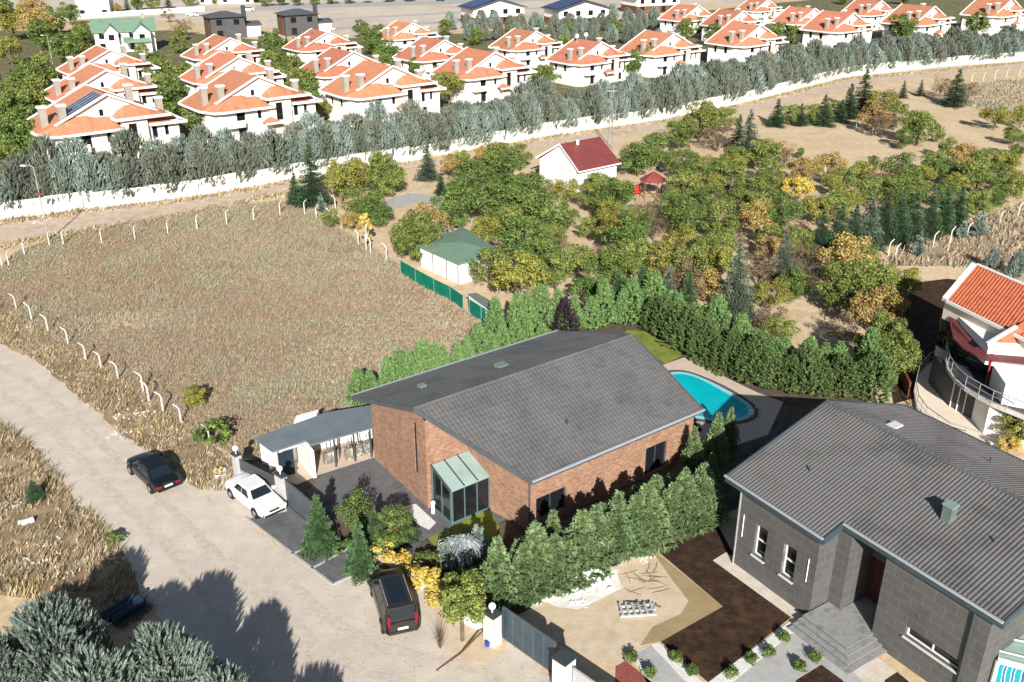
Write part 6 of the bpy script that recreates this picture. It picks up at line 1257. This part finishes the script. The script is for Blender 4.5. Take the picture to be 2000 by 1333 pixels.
tag(mb.build('timber_offcuts', mat('weathered_wood', [(.10, .09, .08), (.22, .20, .18)], 3)), 'loose dark timber offcuts behind the pallet', 'wood')
mb = MB(); rg = random.Random(10)
for i in range(20): x, y = G(1235 + rg.uniform(-25, 40), 1140 + rg.uniform(-22, 20)); a = rg.gauss(.3, .8); mb.tube([(x, y, .03), (x + .5 * cos(a), y + .5 * sin(a), .08), (x + 1.1 * cos(a + .2), y + 1.1 * sin(a + .2), .04)], .012, 3, False)
tag(mb.build('twig_pile', L_brown), 'thin twigs scattered on the sand court behind the pallet', 'twigs')
for i, (px, py, l) in enumerate([(1223, 1092, 'grey builder barrow tub lying beside the gravel strip'), (1190, 1112, 'dark tray lying at the top of the plastic sheet')]):
    x, y = G(px, py); o = thing('tub', l, 'tub', (x, y)); MB().box((x, y, .22), (.9, .6, .4), .5, 1.2).build('tub_body', m_metal, o); MB().box((x, y, .425), (.98, .66, .02), .5).build('contents', m_sand if i == 0 else m_dark, o)
mb = MB(); x, y = G(1608, 1163, .6); mb.tube([(x, y, .6), (x, y, .95)], [.16, .14], 10); tag(mb.build('glass_lantern', mat('lantern_glass', [(.75, .8, .45)], rough=.3)), 'pale yellow lantern standing at the top of the grey entrance steps', 'lantern')
tk = G(560, 1180)
rg_ = np.random.default_rng(12); lo_, hi_ = np.array([-38, 30]), np.array([6, 62]); P = lo_ + rg_.random((5200, 2)) * (hi_ - lo_); P = P[inside(P, ROAD)]; n = len(P); r_ = rg_.uniform(.015, .05, n) ** 1.0
B = P[:, None, :] + np.stack([np.stack([r_, 0 * r_], 1), np.stack([-r_ * .5, r_], 1), np.stack([-r_ * .6, -r_ * .8], 1)], 1)
V = np.concatenate([np.concatenate([B, np.full((n, 3, 1), .008)], 2), np.concatenate([P, (.008 + r_)[:, None]], 1)[:, None, :]], 1).reshape(-1, 3)
F = (np.arange(n)[:, None, None] * 4 + np.array([[0, 1, 3], [1, 2, 3], [2, 0, 3]])[None]).reshape(-1, 3)
me = mesh_np('road_gravel', V, F, m_vsoil); o = bpy.data.objects.new('road_gravel', me); SC.collection.objects.link(o); tag(o, 'loose small stones scattered over the dirt road', 'gravel', kind='stuff')
# litter and stones on the waste ground and verges
rubble('stone_pile', ['bright stones in the verge near the bent posts', 'pale stones by the road edge near the black car', 'white rubbish at the left edge of the waste ground', 'pile of pale rubbish in the waste ground centre', 'scattered pale debris above the silver conifers', 'white rubbish near the shaded road edge', 'whitish stones at the back track near the street lamp', 'white scraps in the weeds above the foam block', 'pale scraps in the waste ground left of centre', 'scattered stones in the verge above the black car'], 'debris',
       [(277, 808), (232, 848), (12, 990), (60, 1098), (125, 1118), (215, 1098), (70, 436), (28, 985), (95, 1065), (240, 815)], 16, .11, m_white, 21, .5)
x, y = G(52, 1022); tag(MB().box((x, y, .12), (.9, .3, .2), .5).box((x + .3, y + .1, .26), (.25, .2, .1), .5).build('styrofoam_block', m_trim), 'white foam block lying in the dry weeds', 'block')
bb = thing('blue_cart', 'dark blue metal cart in the shade beside the silver conifer', 'cart', G(248, 1205)); x, y = G(248, 1205); mb = MB()
for k in (-.45, 0, .45): mb.tube([(x + k * .8 - .6, y - .9 - k * .3, .7), (x + k * .8 + .5, y + .7 - k * .3, .7)], .2, 10)
mb.build('pipe_load', mat('blue_paint', [(.015, .035, .06)], rough=.6), bb); MB().box((x, y - .1, .42), (1.5, 2.0, .12), -.6).build('chassis', m_frame, bb)
fl = thing('flower_planter', 'low stone planter with yellow flowers in front of the grey pier', 'planter', G(430, 928)); x, y = G(430, 928); MB().tube([(x, y, 0), (x, y, .3), (x, y, .3)], [.42, .5, .4], 14).build('planter', m_concr, fl)
V, _ = crown_leaves(301, .38, .2, .42, 8, 260, .06); me = mesh_np('flowers', V + np.tile([x, y, 0], (len(V), 1)) - np.tile([x, y, 0], (len(V), 1)), np.arange(len(V)).reshape(-1, 4), L_gold, 4); o = bpy.data.objects.new('flowers', me); SC.collection.objects.link(o); o.parent = fl
ax2 = [(1205, 355, 'dark plastic barrel behind the cottage corner')]
# ---------------- labels for every tree ----------------
LM = [('the red-roofed cottage', G(1130, 345)), ('the gazebo', G(1275, 385)), ('the green-roofed hut', G(895, 530)), ('the net fence', G(860, 575)), ('the meadow corner spruce', G(612, 402)), ('the golden tree', G(1552, 404)),
      ('the big rusty tree', G(1655, 560)), ('the curved white villa', G(1830, 760)), ('the spruce row', G(1740, 476)), ('the upper sandy clearing', G(1600, 280)), ('the lattice pole', G(1191, 290)), ('the tall grey-green cedar', G(1432, 622)),
      ('the upper right track', G(1860, 160)), ('the pool hedge', G(1350, 650)), ('the lone big round tree', G(1730, 742)), ('the big olive tree by the track', G(1365, 268)), ('the field posts at right', G(1950, 440))]
LE = [('villa ' + w_, o.location[:2]) for w_, o in (('with solar panels', vo[0]), ('second in the front row', vo[1]), ('third in the front row', vo[2]), ('with the satellite dish', vo[4]), ('sixth in the front row', vo[5]), ('eighth in the front row', vo[7]))] + [('green-roofed house', G(230, 100)), ('left dark modern house', G(430, 75)), ('right dark modern house', G(600, 70)), ('white building at top left', G(180, 34)), ('left edge of the estate', G(20, 250)), ('top right villa', G(1960, 60))]
LN = [('the minivan', G(772, 1192)), ('the white sedan', G(500, 985)), ('the glass porch', G(900, 1000)), ('the swimming pool', G(1375, 778)), ('the round-lamp gate pier', G(962, 1256)), ('the black sedan', G(300, 934)), ('the meadow post row', G(330, 800)), ('the grey house gable', G(1420, 930)), ('the curved white villa', G(1940, 860)), ('the blue cart', G(248, 1205)), ('the weeping tree', G(905, 1100))]
SIDE = {'row_front': 'in the nearer line behind the white wall', 'row_back': 'in the farther line behind the white wall', 'h_left': 'in the hedge left behind the brick house', 'h_back': 'in the rear hedge behind the brick roof', 'h_pool': 'in the lower hedge line beside the pool',
        'h_pool2': 'in the taller hedge line beyond the pool', 'h_side': 'in the outer row beside the sand court', 'h_side2': 'in the inner row beside the brick wall', 'y_hedge': 'in the yellow row behind the minivan', 'poolbed': 'in the bed beside the pool', 'balls': 'in the white gravel by the grey house', 'far_row': 'in front of the dark gabled houses', 'corner': 'at the bottom left by the road'}
rowz = {}
for t in TREES: rowz.setdefault(t[3], []).append(t)
for z, ts in rowz.items():
    if z in SIDE:
        by = {}
        for t in ts: by.setdefault(t[1], []).append(t)
        for k, l in by.items():
            l.sort(key=lambda t: PX(t[0].location.x, t[0].location.y)[0])
            for i, t in enumerate(l):
                t[0]['label'] = f'{KD[k]}, {ordw(i + 1)} from left {SIDE[z]}' if len(l) > 1 else f'{KD[k]} {SIDE[z]}'
    else:
        lms = {'orchard': LM, 'estate': LE, 'near': LN}[z]; by = {}
        for t in ts:
            x, y = t[0].location.x, t[0].location.y; d, nme, p = min((hypot(x - p[0], y - p[1]), n_, p) for n_, p in lms)
            dx, dy = x - p[0], y - p[1]; rel = ('right of' if dx > 0 else 'left of') if abs(dx) > abs(dy) else ('behind' if dy > 0 else 'in front of')
            if z == 'estate': nme = nme.replace('the ', '')
            if d < .5: rel, nme = 'standing clear as', nme
            by.setdefault((t[1], rel, nme), []).append((d, t))
        for (k, rel, nme), l in by.items():
            l.sort(key=lambda q: q[0])
            for i, (d, t) in enumerate(l):
                if rel == 'standing clear as': t[0]['label'] = f'{KD[k]} standing apart, {nme}'
                else: t[0]['label'] = f'{KD[k]} {rel} {nme}' + (f', {ordw(i + 1)} closest to it' if len(l) > 1 else '')
for t in TREES:
    if 'group' not in t[0].keys(): t[0]['group'] = {'orchard': 'trees of the orchard', 'estate': 'trees between the estate houses', 'near': 'garden trees and shrubs', 'corner': 'silver conifers by the road'}.get(t[3], 'trees')
for t in TREES:
    if len(t[0]['label'].split()) > 16: print('LONG', t[0]['label'])
KIDS.clear()
drop_protos()
for o in SC.collection.objects:
    if '_w' in o.keys(): del o['_w']
